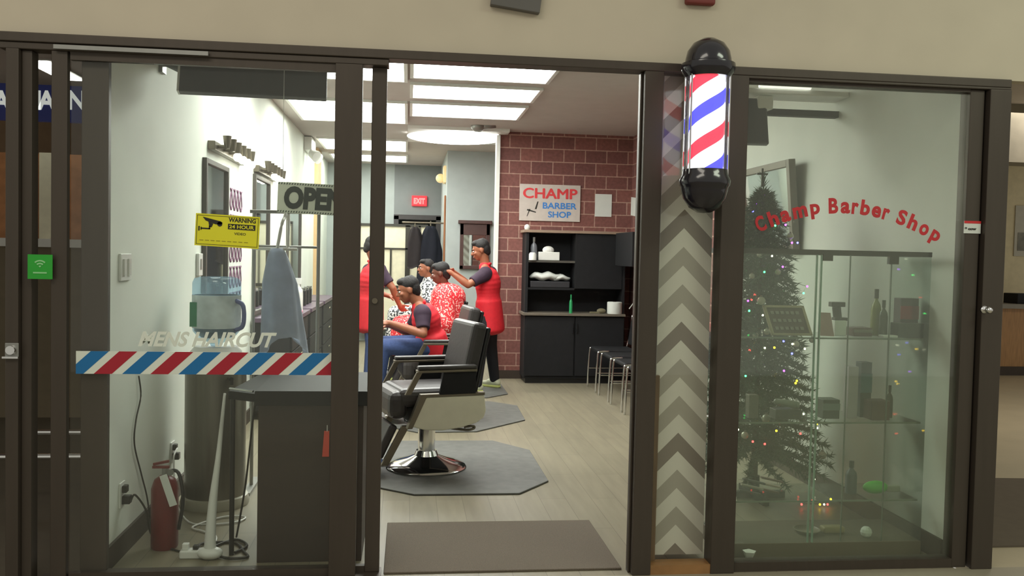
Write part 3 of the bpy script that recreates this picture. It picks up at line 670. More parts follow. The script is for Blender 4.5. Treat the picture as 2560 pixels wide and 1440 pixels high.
# cable sleeve + strip + adapters
t = thing('cable_sleeve', 'white bundled cable sleeve rising from the floor to the desk tray', 'cable', (-.93, .30, 0))
build('sleeve', MB().tube([(-.925, .29, .01), (-.925, .29, .12), (-.915, .30, .30), (-.895, .31, .50), (-.87, .32, .80)], (.032, .006), 12), 'wplas', t, smooth=True)
build('plug_block', MB().sph((-.925, .285, .03), .055, (1.1, .8, .55)), 'wplas', t, smooth=True)
t = thing('power_strip', 'white power strip on the floor by the left door sill', 'power strip', (-1.02, .32, 0))
build('strip_body', MB().box(-1.07, -.96, .285, .345, 0, .04), 'wplas', t, bev=.008)
build('plug', MB().box(-1.06, -1.03, .30, .33, .04, .07), 'wplas', t, bev=.004)
build('plug', MB().box(-1.01, -.985, .30, .33, .04, .06), 'ink', t, bev=.004)
solo('cable', MB().tube([(-.99, .32, .05), (-1.0, .5, .008), (-.85, .5, .008), (-.78, .36, .008), (-.75, .28, .008), (-.85, .27, .01), (-.95, .40, .008), (-.86, .55, .008), (-.78, .45, .01), (-.82, .35, .008)], .007), 'ink', 'tangle of black cords on the floor left of the desk', 'cable')
solo('cable', MB().tube([(-.86, .6, .008), (-.84, .52, .06), (-.80, .5, .3), (-.77, .5, .6), (-.75, .5, .775)], .005), 'ink', 'thin black cord rising from the floor to the underside of the desk tray', 'cable')

# fire extinguisher
ex, ey = -1.185, .47
t = thing('fire_extinguisher', 'red fire extinguisher with a white tag on the floor by the left wall', 'fire extinguisher', (ex, ey, 0))
build('cylinder', MB().lathe([(0, .0), (.06, .0), (.065, .01), (.065, .30), (.05, .345), (.022, .365), (0, .365)], (ex, ey, 0), 28), mat('extinguisher_red', (108, 18, 18), .35), t, smooth='auto')
build('valve', MB().cyl((ex, ey, .36), (ex, ey, .40), .015).cyl((ex+.02, ey-.01, .385), (ex+.035, ey-.03, .385), .016), 'track', t, smooth='auto')
build('handle', MB().box(ex-.06, ex+.02, ey-.008, ey+.008, .40, .412).box(ex-.055, ex+.02, ey-.008, ey+.008, .425, .437, Matrix.Translation((ex, ey, .42)) @ Matrix.Rotation(-.2, 4, 'Y') @ Matrix.Translation((-ex, -ey, -.42))), mat('dull_red', (120, 44, 40), .5), t)
build('hose', MB().tube([(ex+.015, ey, .385), (ex+.07, ey-.02, .38), (ex+.095, ey-.03, .25), (ex+.075, ey-.03, .1)], .009), 'blk2', t, smooth=True)
build('inspection_tag', MB().box(-.018, .018, -.002, .002, -.16, 0, Matrix.Translation((ex+.012, ey-.082, .385)) @ Matrix.Rotation(-.32, 4, 'Y')), 'paper', t)

# ================================================================== FLOOR MATS
solo('door_mat', B(-.088, 1.045, .03, .805, 0, .010), 'carpet', 'large brown grey entrance mat inside the open doorway', 'mat', bev=.004)
def poly_mat(pts, label):
    return solo('floor_mat', MB().prism([(x, y, 0) for x, y in pts], (0, 0, .012)), 'rubber', label, 'mat', 'anti fatigue mats under the barber chairs', bev=.004)
poly_mat([(.062, 1.375), (.72, 1.377), (.95, 1.68), (.95, 2.60), (.70, 2.95), (-.05, 2.95), (-.35, 2.5), (-.35, 1.7)], 'dark rubber mat under the barber chair nearest the door')
poly_mat([(.10, 3.3), (.60, 3.33), (1.08, 3.85), (1.10, 4.60), (.85, 4.85), (-.05, 4.85), (-.3, 4.5), (-.3, 3.7)], 'dark rubber mat under the seated barber\'s chair')
poly_mat([(.15, 5.08), (.85, 5.1), (1.09, 5.35), (1.09, 6.05), (.8, 6.3), (0, 6.3), (-.25, 6.0), (-.25, 5.4)], 'dark rubber mat under the standing barber')

# ================================================================== BARBER CHAIR (local, front is -X)
def barber_chair(label, loc, rz):
    t = thing('barber_chair', label, 'barber chair', loc, rz, 'barber chairs in the row')
    L = dict(parent=t, local=True)
    build('base_plate', MB().lathe([(0, 0), (.275, 0), (.28, .008), (.268, .022), (.20, .045), (.13, .066), (.085, .085), (.07, .12), (0, .12)], (0, 0, .0), 48), 'chrome', smooth='auto', **L)
    build('column', MB().cyl((0, 0, .1), (0, 0, .31), .060, .060, 28).cyl((0, 0, .3), (0, 0, .37), .04), 'chrome', smooth='auto', **L)
    build('pump_lever', MB().tube([(.03, -.05, .30), (.14, -.12, .285), (.24, -.16, .275), (.29, -.16, .285), (.285, -.16, .30), (.22, -.155, .295)], .009), 'satin', smooth=True, **L)
    for s in (-1, 1):
        y = s*.27
        pr = [(-.20, .345), (-.10, .315), (.02, .305), (.15, .318), (.26, .345), (.315, .38), (.33, .43), (.315, .535), (-.12, .535)]
        build('side_panel', MB().prism([(x, y-.018, z) for x, z in pr], (0, .036, 0)), 'shell', bev=.01, **L)
        tr = build('trim_band', MB().prism([(x, y-.024, z) for x, z in [(-.225, .33), (-.19, .33), (-.095, .535), (.315, .535), (.315, .555), (-.135, .555)]], (0, .048, 0)), 'satin', bev=.003, **L)
    build('seat_frame', MB().box(-.17, .30, -.252, .252, .34, .47), 'black', bev=.02, **L)
    build('seat', MB().box(-.27, .20, -.235, .235, .46, .585), 'leather', bev=.045, **L)
    build('seat_front', MB().box(-.33, -.20, -.235, .235, .38, .57), 'leather', bev=.055, **L)
    A = Matrix.Translation((.20, 0, .53)) @ Matrix.Rotation(.21, 4, 'Y')
    build('backrest', MB().box(-.05, .055, -.235, .235, -.02, .50, A), 'leather', bev=.035, **L)
    build('back_shell', MB().box(.055, .085, -.22, .22, 0, .48, A), 'blk2', bev=.012, **L)
    build('backrest_piping', MB().tube([(-.052, -.225, .0), (-.052, -.225, .49), (-.052, .225, .49), (-.052, .225, 0)], .006, smooth=False), 'leather', **L) if False else None
    for s in (-1, 1):
        y = s*.285
        a = build('armrest', MB().box(-.16, .25, y-.028, y+.028, .715, .745), 'leather', bev=.012, **L)
        build('armrest_trim', MB().box(-.165, .25, y-.031, y+.031, .700, .716), 'satin', bev=.003, **L)
        build('arm_support', MB().prism([(x, y-.012, z) for x, z in [(-.165, .705), (-.125, .705), (-.205, .555), (-.245, .555)]], (0, .024, 0)), 'satin', bev=.003, **L)
        build('arm_panel', MB().prism([(x, y-.009, z) for x, z in [(.02, .70), (.25, .70), (.25, .545), (-.01, .545)]], (0, .018, 0)), 'black', bev=.003, **L)
    for s in (-1, 1): build('footrest_bracket', MB().prism([(x, s*.1875-.0125, z) for x, z in [(-.235, .335), (-.18, .335), (-.325, .075), (-.375, .075)]], (0, .025, 0)), 'satin', bev=.003, **L)
    build('calf_pad', MB().box(-.03, .03, -.17, .17, -.21, .03, Matrix.Translation((-.29, 0, .31)) @ Matrix.Rotation(.45, 4, 'Y')), 'leather', bev=.018, **L)
    build('footplate', MB().box(-.47, -.32, -.19, .19, .065, .085), 'chrome', bev=.006, **L)
    return t
ch1 = barber_chair('empty dark leather barber chair nearest the door', (.15, 2.08, .012), .28)
for lb, lc, rz in (('barber chair with the seated barber in a red vest', (.27, 3.85, .012), .12), ('barber chair under the customer in the red cape', (.24, 5.45, .012), .1), ('farthest barber chair, under the customer in the black and white cape', (.22, 7.25, .0), .1)):
    c = copy_tree(ch1); c.location = lc; c.rotation_euler = (0, 0, rz); c['label'] = lb

# ================================================================== WAITING CHAIRS (front is -X)
def waiting_chair(label, loc):
    t = thing('waiting_chair', label, 'chair', loc, 0, 'waiting chairs along the right wall'); L = dict(parent=t, local=True)
    build('seat', MB().box(-.22, .22, -.21, .21, .43, .475), 'black', bev=.02, **L)
    build('backrest', MB().box(-.02, .02, -.21, .21, 0, .38, Matrix.Translation((.23, 0, .50)) @ Matrix.Rotation(.15, 4, 'Y')), 'black', bev=.018, **L)
    for s in (-1, 1):
        build('leg', MB().tube([(-.24, s*.225, .0), (-.235, s*.225, .2), (-.225, s*.225, .42), (-.20, s*.222, .455), (-.10, s*.222, .46)], .011), 'chrome', smooth=True, **L)
        build('leg', MB().tube([(.22, s*.225, .0), (.215, s*.225, .25), (.21, s*.222, .45), (.25, s*.222, .62), (.27, s*.222, .84)], .011), 'chrome', smooth=True, **L)
    build('stretcher', MB().cyl((-.232, -.225, .22), (.215, -.225, .22), .007).cyl((-.232, .225, .22), (.215, .225, .22), .007), 'chrome', smooth='auto', **L)
    return t
wc = waiting_chair('black waiting chair with chrome legs, farthest, beside the black cabinet', (2.32, 5.72, 0))
for y, lb in ((5.10, 'black waiting chair with chrome legs, second from the black cabinet'), (4.52, 'black waiting chair with chrome legs, middle of the row'), (3.94, 'black waiting chair with chrome legs, fourth from the black cabinet'), (3.36, 'black waiting chair with chrome legs, nearest the door jamb')):
    c = copy_tree(wc); c.location = (2.32, y, 0); c['label'] = lb

# ================================================================== BLACK CABINET
fx0, fx1, fy = 1.37, 2.56, 6.18
t = thing('cabinet', 'tall black cabinet with open shelves against the brick wall', 'cabinet', (1.96, 6.4, 0))
build('base_body', MB().box(fx0+.0, fx1, fy+.02, YB-.02, .06, .80), 'black', t)
for k in range(2):
    d = build('door', B(fx0+.01+k*.595, fx0+.585+k*.595, fy, fy+.02, .09, .79), 'black', t, bev=.003)
    build('handle', B(fx0+.56+k*.05, fx0+.57+k*.05, fy-.02, fy, .6, .72), 'blk2', d)
build('counter', B(fx0-.03, fx1+.0, fy-.03, YB-.02, .80, .83), mat('counter_edge', (112, 104, 92), .4), t, bev=.004)
build('side_panel', B(fx0, fx0+.03, fy+.05, YB-.02, .83, 1.77), 'black', t)
build('side_panel', B(fx1-.03, fx1, fy+.05, YB-.02, .83, 1.77), 'black', t)
build('back_panel', B(fx0+.03, fx1-.03, YB-.04, YB-.02, .83, 1.77), 'black', t)
build('upper_door', B(1.98, fx1-.035, fy+.05, fy+.07, 1.12, 1.765), 'black', t, bev=.003)
build('divider', B(1.955, 1.98, fy+.05, YB-.04, 1.12, 1.77), 'black', t)
build('shelf', B(fx0+.03, 1.955, fy+.06, YB-.04, 1.42, 1.445), mat('dusty_shelf', (80, 76, 70), .5), t)
build('shelf', B(fx0+.03, 1.955, fy+.06, YB-.04, 1.10, 1.125), 'black', t)
build('top_board', B(fx0-.03, fx1+.13, fy+.02, YB-.02, 1.77, 1.80), mat('top_tan', (150, 128, 110), .5), t)
build('plinth', B(fx0+.02, fx1-.02, fy+.04, YB-.02, 0, .06), 'blk2', t)
ty = 6.30
p = at(1372, 660, Y=ty); bx_, z_ = p.x, 1.445
solo('tissue_box', MB().box(p.x-.13, p.x+.12, ty-.05, ty+.06, z_, z_+.10).sph((p.x-.01, ty, z_+.12), .07, (1, .7, .7)), 'wplas', 'white box with tissue bulging out on the cabinet shelf', 'box', bev=.008)
p = at(1332, 650, Y=ty); bottle(p.x+.01, ty, 1.445, .27, .04, mat('clear_grey', (110, 112, 118), .3), 'track', 'grey bottle on the left end of the upper cabinet shelf')
p = at(1331, 655, Y=6.24); solo('soap_jar', MB().lathe([(0, 0), (.045, 0), (.045, .07), (.03, .09), (0, .09)], (p.x, 6.24, 1.445), 16), 'wplas', 'small white jar in front of the grey bottle', 'jar', smooth='auto')
mb = MB().sph((0, 0, 0), 1, (.19, .12, .05), 20)
mb.sph((.15, .02, -.015), 1, (.16, .11, .038), 20)
for v in mb.b.verts: v.co += Vector((1.62, 6.36, 1.256)) + Vector((0, 0, .012*math.sin(v.co.x*40)))
solo('towel_pile', mb, 'paper', 'crumpled white towel lying on the black box in the cabinet', 'towel', smooth=True)
solo('storage_box', B(1.43, 1.90, 6.24, 6.50, 1.125, 1.20), mat('grey_black_box', (46, 46, 50), .5), 'flat dark box under the white towel in the cabinet', 'box', bev=.01)
p = at(1427, 776, Y=6.2)
bottle(p.x, 6.2, .83, .22, .020, 'green', 'green', 'slim green bottle standing on the cabinet counter')
p = at(1536, 776, Y=6.24)
t = thing('paper_roll', 'white roll of paper on the right end of the cabinet counter', 'paper roll', (p.x, 6.24, .83))
build('roll', MB().lathe([(.02, 0), (.085, 0), (.088, .01), (.088, .135), (.08, .14), (.02, .14)], (p.x, 6.24, .83), 28), 'paper', t, smooth='auto')
build('core_hole', MB().cyl((p.x, 6.24, .83), (p.x, 6.24, .972), .022), 'dwood', t)
p = at(1495, 775, Y=6.24)
solo('hair_brush', MB().box(p.x-.10, p.x+.02, 6.22, 6.26, .83, .85).sph((p.x+.04, 6.24, .86), .04, (1.4, .8, .8)), mat('khaki', (110, 104, 80), .7), 'khaki brush lying beside the paper roll on the cabinet', 'brush', bev=.005)
p = at(1318, 570, Y=6.3); solo('ornament', MB().sph((p.x, 6.3, 1.83), .035).cyl((p.x, 6.3, 1.80), (p.x, 6.3, 1.83), .03), 'wplas', 'small white ornament on the top left corner of the cabinet', 'ornament', smooth=True)
# CHAMP sign
p = at(1298, 551, Y=YB-.02); q = at(1452, 464, Y=YB-.02); w_ = q.x-p.x; h_ = q.z-p.z
t = thing('wall_sign', 'white sign reading CHAMP BARBER SHOP on the brick wall', 'sign', (p.x+w_/2, YB-.01, p.z))
build('sign_plate', B(p.x, q.x, YB-.02, YB-.002, p.z, q.z), mat('sign_cream', (196, 186, 178), .6), t, bev=.003)
cm = MB()
for k, (ddx, ddz) in enumerate(((-.006, 0), (.006, 0), (0, .004), (0, -.004))): cm.text('CHAMP', .15, UP(p.x+w_*.5+ddx, YB-.0215-.0003*k, p.z+h_*.62+ddz), 0, .001, width=w_*.88, height=h_*.27)
build('lettering', cm, mat('sign_red', (214, 62, 66), .5), t, label='red word CHAMP')
build('lettering', MB().text('BARBER', .1, UP(p.x+w_*.66, YB-.0215, p.z+h_*.34), .0025, .001, width=w_*.56, height=h_*.17), mat('sign_blue', (62, 128, 200), .5), t, label='blue word BARBER')
build('lettering', MB().text('SHOP', .1, UP(p.x+w_*.66, YB-.0215, p.z+h_*.10), .0025, .001, width=w_*.38, height=h_*.17), MATS['sign_blue'], t, label='blue word SHOP')
zz = YB-.0215
build('razor_drawing', MB().prism([(p.x+w_*.25, zz, p.z+h_*.32), (p.x+w_*.28, zz, p.z+h_*.32), (p.x+w_*.31, zz, p.z+h_*.53), (p.x+w_*.29, zz, p.z+h_*.53)], (0, .001, 0)).prism([(p.x+w_*.12, zz, p.z+h_*.12), (p.x+w_*.13, zz, p.z+h_*.12), (p.x+w_*.18, zz, p.z+h_*.32), (p.x+w_*.16, zz, p.z+h_*.32)], (0, .001, 0)).prism([(p.x+w_*.12, zz, p.z+h_*.28), (p.x+w_*.27, zz, p.z+h_*.22), (p.x+w_*.27, zz, p.z+h_*.25), (p.x+w_*.13, zz, p.z+h_*.32)], (0, .001, 0)), 'ink', t)
p = at(1487, 541, Y=YB-.01); q = at(1530, 486, Y=YB-.01)
solo('paper_notice', B(p.x, q.x, YB-.008, YB-.001, p.z, q.z), 'paper', 'upright white paper notice on the brick wall right of the sign', 'notice')
solo('paper_notice', B(RX-.008, RX-.001, 6.33, 6.50, 2.02, 2.23) if False else MB().box(RX-.008, RX-.001, -.17, .17, -.11, .11, Matrix.Translation((0, 6.36+.14, 2.12)) @ Matrix.Rotation(.10, 4, 'X')), 'paper', 'slightly tilted white paper notice on the right brick wall', 'notice')
solo('wall_cabinet', MB().box(RX-.30, RX, 5.35, 6.12, 1.40, 1.78), 'black', 'black box cabinet fixed to the right brick wall', 'cabinet', bev=.006)
p = at(1577, 722, Y=5.9)
t = thing('wall_holder', 'small white wall holder with a hanging cord on the right brick wall', 'holder', (RX-.03, 5.95, 1.1))
build('holder', MB().box(RX-.06, RX, 5.85, 6.05, 1.12, 1.17), 'wplas', t, bev=.006)
build('cord', MB().tube([(RX-.03, 5.95, 1.12), (RX-.08, 6.0, 1.0), (RX-.12, 6.10, .9)], .006), 'wplas', t)

# ================================================================== BACK AREA
t = thing('exit_sign', 'small red EXIT sign above the back alcove', 'sign', (.17, 11.1, 2.28))
build('box', B(.045, .30, 11.05, 11.10, 2.29, 2.465), mat('exit_red', (225, 40, 50), .4, emit=.9), t, bev=.008)
build('lettering', MB().text('EXIT', .1, UP(.172, 11.047, 2.325), .006, .001, width=.19, height=.10), mat('exit_pink', (255, 120, 120), .4, emit=1.0), t)
# cream panelled screen
t = thing('room_screen', 'cream panelled screen with dark frames at the back of the shop', 'screen', (-.3, 10.9, 0))
yy = 10.8
build('screen_panel', B(-.80, .30, yy, yy+.02, .20, 1.93), 'cream', t)
mb = MB()
def bar(x0, x1, z0, z1): mb.box(x0, x1, yy-.025, yy, z0, z1)
bar(-.82, .32, 1.93, 1.97); bar(-.82, -.79, 0, 1.95); bar(-.05, .03, 0, 1.95); bar(.17, .20, 0, 1.95); bar(.30, .32, 0, 1.95)
bar(-.80, .30, 1.55, 1.575); bar(-.30, -.27, .95, 1.55); bar(-.80, .30, .90, .95); bar(-.8, .3, .18, .22)
build('screen_frame', mb, mat('dark_olive_frame', (52, 50, 42), .5), t)
struct('door_3', MB().box(-.25, -.17, 11.05, 11.12, 0, 2.12).box(.46, .54, 11.05, 11.12, 0, 2.12).box(-.25, .54, 11.05, 11.12, 2.06, 2.14), mat('dark_door_case', (58, 54, 54), .5))
def coat(x, y, ztop, w, h, label, m, skew=0):
    def f(u, v):
        a = u*2*PI; ww = w*(.35+.65*min(1, v*2.4)**.7); fl = 1+.12*math.sin(a*5+v*3)
        return (x+skew*v+math.cos(a)*ww*fl*.5, y+math.sin(a)*.08*fl, ztop-v*h*(1+.05*math.sin(a*2)))
    t = thing('hanging_coat', label, 'coat', (x, y, ztop-h))
    build('coat_body', cloth(41, 16, f), m, t, smooth=True)
    build('hook', MB().cyl((x, y, ztop-.01), (x, y, ztop+.08), .01), 'satin', t)
coat(.10, 9.85, 1.90, .26, .62, 'short dark coat hanging left of the longer coat at the back', mat('charcoal_cloth', (62, 56, 58), .85), .03)
coat(.34, 9.85, 1.92, .36, .92, 'long dark navy coat hanging beside the passage wall', mat('navy_cloth', (44, 46, 58), .85), -.02)
solo('coat_rail', MB().cyl((-.1, 9.85, 1.97), (.54, 9.85, 1.97), .014), 'satin', 'thin metal rail holding two dark coats at the back', 'rail')
# dark-wood framed mirror on middle wall
a = at(1145, 672, Y=8.78); b_ = at(1228, 556, Y=8.78)
t = thing('wall_mirror', 'dark wood framed mirror with a crown moulding behind the standing barber', 'mirror', ((a.x+b_.x)/2, 8.79, a.z))
x0, x1, z0, z1 = a.x+.02, b_.x-.02, a.z, b_.z
build('frame', MB().box(x0, x0+.05, 8.74, 8.8, z0, z1).box(x1-.05, x1, 8.74, 8.8, z0, z1).box(x0, x1, 8.74, 8.8, z0, z0+.05).box(x0, x1, 8.74, 8.8, z1-.19, z1), 'dwood', t, bev=.004)
build('crown', MB().box(x0-.03, x1+.03, 8.71, 8.8, z1-.03, z1+.02), 'dwood', t, bev=.006)
build('mirror_glass', B(x0+.05, x1-.05, 8.785, 8.79, z0+.05, z1-.19), 'mirror', t)
solo('wall_lamp', MB().box(.50, .54, 9.15, 9.45, 2.55, 2.80).sph((.46, 9.3, 2.62), .07), mat('warm_shade', (226, 200, 150), .5, emit=.3), 'small cream wall lamp on the passage wall', 'lamp', bev=.004)

# ================================================================== RIGHT WINDOW: display case
ky0, ky1, kx0, kx1 = .14, .52, 1.60, 2.64
t = thing('display_case', 'glass display case with glass shelves in the right window', 'display case', (2.12, .33, 0))
build('top_frame', MB().box(kx0, kx1, ky0, ky0+.02, 1.535, 1.56).box(kx0, kx1, ky1-.02, ky1, 1.535, 1.56).box(kx0, kx0+.02, ky0, ky1, 1.535, 1.56).box(kx1-.02, kx1, ky0, ky1, 1.535, 1.56), mat('case_frame', (58, 60, 52), .5), t)
build('front_glass', B(kx0, kx1-.0, ky0+.005, ky0+.010, .08, 1.535), G_CASE, t)
build('side_glass', B(kx1-.008, kx1-.003, ky0, ky1, .08, 1.535), G_CASE, t)
build('side_glass', B(kx0+.003, kx0+.008, ky0, ky1, .08, 1.535), G_CASE, t)
EDGE = mat('glass_edge', (120, 150, 132), .3)
build('glass_edge', MB().box(2.028, 2.034, ky0, ky0+.012, .08, 1.535).box(2.052, 2.058, ky0, ky0+.012, .08, 1.535), EDGE, t)
build('glass_edge', MB().box(2.21, 2.214, ky0+.012, ky0+.02, .08, 1.535), mat('dark_edge', (84, 96, 84), .4), t)
build('glass_edge', MB().box(2.43, 2.434, ky0+.012, ky0+.02, .08, 1.535), MATS['dark_edge'], t)
build('glass_edge', MB().box(kx0+.02, kx0+.028, ky0, ky0+.012, .08, 1.535), EDGE, t)
build('hinge', MB().box(2.06, 2.11, ky0-.004, ky0+.02, 1.505, 1.54), MATS['case_frame'], t); build('hinge', MB().box(2.41, 2.46, ky0-.004, ky0+.02, 1.495, 1.54), MATS['case_frame'], t)
for z in (1.11, .68, .28): build('glass_shelf', B(kx0+.01, kx1-.012, ky0+.03, ky1-.02, z, z+.008), G_CASE, t); build('shelf_edge', B(kx0+.01, kx1-.012, ky0+.026, ky0+.031, z, z+.008), mat('shelf_edge', (110, 122, 108), .4), t)
build('base', MB().box(kx0, kx1, ky0, ky1, .0, .08), mat('case_base', (92, 84, 68), .6), t, bev=.003)
SH = {1: 1.118, 2: .688, 3: .288}
def onshelf(px, y, sh): p = at(px, 700, Y=y); return p.x, y, SH[sh]
def dark(name, c): return mat(name, c, .45)
# framed tilted award on upper shelf (with a smaller card left)
x, y, z = onshelf(1985, .26, 1)
TT = Matrix.Translation((x, y, z)) @ Matrix.Rotation(-.18, 4, 'X') @ Matrix.Rotation(0, 4, 'Z')
shm = Matrix(((1, 0, -.28, 0), (0, 1, 0, 0), (0, 0, 1, 0), (0, 0, 0, 1)))
t = thing('picture_frame', 'pale wooden frame holding rows of small items, leaning on the top case shelf', 'frame', (x, y, z))
build('frame', MB().box(-.11, -.095, -.008, .008, 0, .155, TT @ shm).box(.095, .11, -.008, .008, 0, .155, TT @ shm).box(-.11, .11, -.008, .008, 0, .012, TT @ shm).box(-.11, .11, -.008, .008, .143, .155, TT @ shm), mat('pale_frame', (172, 158, 128), .5), t, bev=.002)
build('backing', MB().box(-.096, .096, 0, .006, .012, .143, TT @ shm), mat('brown_backing', (88, 72, 56), .6), t)
mb = MB()
for r in range(3):
    for c in range(6): mb.box(-.08+c*.027, -.062+c*.027, -.005, 0, .03+r*.04, .045+r*.04, TT @ shm)
build('item_row', mb, mat('item_grey', (140, 136, 124), .5), t)
def box_item(px, y, sh, w, h, d, c, label, name='product_box', cat='box', band=None):
    x, y, z = onshelf(px, y, sh); t = thing(name, label, cat, (x, y, z))
    build('carton', B(x-w/2, x+w/2, y-d/2, y+d/2, z, z+h), mat('c%d_%d_%d' % c, c, .5), t, bev=.003)
    if band: build('label_band', B(x-w/2-.001, x+w/2+.001, y-d/2-.002, y-d/2, z+h*.45, z+h*.8), mat('c%d_%d_%d' % band, band, .5), t)
def bot(px, y, sh, h, r, c, cap, label):
    x, y, z = onshelf(px, y, sh); bottle(x, y, z, h, r, mat('c%d_%d_%d' % c, c, .35), mat('c%d_%d_%d' % cap, cap, .4), label)
# figure-like trimmer on stand
x, y, z = onshelf(2098, .30, 1)
t = thing('hair_trimmer', 'black trimmer head standing on a white block on the top case shelf', 'trimmer', (x, y, z))
build('stand', B(x-.03, x+.035, y-.03, y+.03, z, z+.08), 'paper', t, bev=.004)
build('body', MB().cyl((x, y, z+.08), (x-.01, y, z+.15), .022).box(x-.045, x+.03, y-.02, y+.02, z+.15, z+.175).box(x-.025, x+.045, y-.02, y+.02, z+.078, z+.095), dark('trimmer_dark', (52, 50, 44)), t, bev=.003)
x, y, z = onshelf(2070, .27, 1)
solo('price_card', MB().prism([(x-.03, y, z), (x+.03, y-.03, z), (x+.015, y-.01, z+.12), (x-.03, y+.02, z+.12)], (0, .004, 0)), mat('pink_card', (182, 150, 140), .6), 'leaning pink card at the left of the black trimmer', 'card')
box_item(2152, .30, 1, .10, .045, .09, (96, 72, 66), 'low brown box between the trimmer and the tall bottles', band=(120, 116, 100))
bot(2193, .32, 1, .245, .026, (120, 124, 62), (56, 54, 40), 'tall yellow green bottle with dark cap on the top case shelf')
bot(2212, .26, 1, .19, .022, (58, 64, 46), (54, 58, 44), 'dark green bottle beside the tall yellow one')
box_item(2268, .33, 1, .10, .20, .07, (62, 50, 54), 'tall dark carton with a red band on the top case shelf', band=(150, 44, 56))
box_item(2272, .24, 1, .14, .075, .08, (58, 66, 60), 'dark grey carton in front of the red banded carton')
x, y, z = onshelf(2227, .22, 1)
solo('small_tray', B(x-.04, x+.04, y-.02, y+.03, z, z+.012), 'wplas', 'small flat white tray on the top case shelf edge', 'tray', bev=.003)
box_item(2137, .30, 2, .055, .27, .05, (168, 160, 162), 'tall pale pink carton on the middle case shelf')
box_item(2168, .33, 2, .06, .29, .06, (54, 64, 62), 'tall dark teal carton next to the pale one', band=(70, 100, 104))
box_item(2203, .26, 2, .10, .10, .09, (84, 62, 54), 'brown carton at the right of the middle case shelf')
bot(2235, .30, 2, .17, .018, (64, 62, 48), (50, 48, 38), 'small dark bottle at the right end of the middle case shelf')
box_item(2080, .30, 2, .09, .10, .09, (60, 68, 60), 'dark grey carton on the middle case shelf left of the pale one', band=(92, 108, 102))
x, y, z = onshelf(1975, .28, 2)
t = thing('hair_clipper', 'grey clipper in an open box on the middle case shelf before the tree', 'clipper', (x, y, z))
build('box_tray', MB().box(x-.07, x+.07, y-.04, y+.04, z, z+.05), dark('tray_dark', (58, 60, 54)), t, bev=.003)
build('clipper_body', MB().cap((x-.05, y, z+.085), (x+.05, y-.01, z+.07), .016, .02), mat('clip_grey', (128, 132, 120), .4), t, smooth=True)
box_item(1890, .30, 2, .05, .12, .05, (104, 100, 90), 'narrow grey carton at the left of the middle case shelf')
bot(2146, .30, 3, .17, .030, (70, 78, 84), (50, 56, 54), 'grey blue bottle on the lowest case shelf')
x, y, z = onshelf(2208, .28, 3)
t = thing('hair_clipper', 'bright green handled clipper with a white head on the lowest case shelf', 'clipper', (x, y, z))
build('handle', MB().sph((x, y, z+.035), 1, (.07, .03, .034), 20), 'lime', t, smooth=True)
build('head', MB().box(x+.055, x+.13, y-.018, y+.018, z+.012, z+.045), mat('pale_head', (150, 156, 136), .4), t, bev=.006)
for k, (px, lb) in enumerate(((1890, 'slanted grey comb set at the left of the lowest case shelf'), (1935, 'slanted brown comb set on the lowest case shelf'))):
    x, y, z = onshelf(px, .26+.03*k, 3)
    t = thing('comb_set', lb, 'comb', (x, y, z))
    for j in range(3):
        build('comb', MB().box(-.06, .06, -.012, .012, 0, .009, Matrix.Translation((x+.01*j, y, z+.004+.028*j)) @ Matrix.Rotation(.22, 4, 'Y') @ Matrix.Translation((0, 0, .012))), mat('comb%d%d' % (k, j % 2), ((78, 78, 76), (150, 144, 128))[j % 2] if k == 0 else ((92, 70, 58), (160, 146, 130))[j % 2], .5), t, bev=.002)
solo('soap_dish', MB().lathe([(0, 0), (.05, 0), (.07, .02), (.065, .022), (.045, .006), (0, .006)], (2.10, .30, .08), 24), mat('dish_grey', (120, 112, 94), .4), 'small grey oval dish on the case base', 'dish', smooth='auto')
solo('soap_bar', MB().box(2.18, 2.30, .27, .33, .08, .115), mat('soap_tan', (140, 126, 86), .5), 'tan block lying on the case base', 'block', bev=.012)
solo('paper_scrap', MB().sph((2.385, .22, .105), 1, (.03, .03, .03), 10), 'paper', 'small crumpled white paper ball on the case base', 'paper')
x = at(1877, 1390, Y=.07).x
solo('paper_cone', MB().lathe([(0, 0), (.012, .01), (.035, .06), (.0, .062)], (x, .09, 0), 5), 'paper', 'small white folded paper on the floor behind the window, lower left', 'paper')

# framed mirror on right wall and TV
def RW(y, z, dx=0): return (RX-dx, y, z)
t = thing('wall_mirror', 'silver framed mirror leaning out from the right wall behind the tree', 'mirror', (RX-.05, 2.5, 1.57))
AM = Matrix.Translation((RX-.012, 0, 1.57)) @ Matrix.Rotation(-.09, 4, 'Y')
f = .05; y0, y1, hh = 1.80, 3.15, .64
build('frame', MB().box(-.05, 0, y0, y0+f, 0, hh, AM).box(-.05, 0, y1-f, y1, 0, hh, AM).box(-.05, 0, y0+f, y1-f, 0, f, AM).box(-.05, 0, y0+f, y1-f, hh-f, hh, AM), mat('silver_frame', (120, 116, 108), .4, .3), t, bev=.004)
build('mirror_glass', MB().box(-.03, -.02, y0+f, y1-f, f, hh-f, AM), 'mirror', t)
t = thing('television', 'black television on a ceiling arm inside the right window', 'television', (2.15, 1.25, 2.2))
TM = Matrix.Translation((2.12, 1.25, 2.34)) @ Matrix.Rotation(-.05, 4, 'Z') @ Matrix.Rotation(-.25, 4, 'X')
build('casing', MB().box(-.30, .08, -.02, .02, -.13, .17, TM), mat('tv_black', (48, 48, 50), .4), t, bev=.006)
build('screen', MB().box(-.29, .07, -.023, -.02, -.12, .16, TM), mat('tv_screen', (40, 42, 46), .2), t)
build('mount_arm', MB().cyl((2.17, 1.30, 2.36), (2.2, 1.36, 2.52), .012).box(2.19, RX, 1.33, 1.39, 2.42, 2.46), 'black', t)
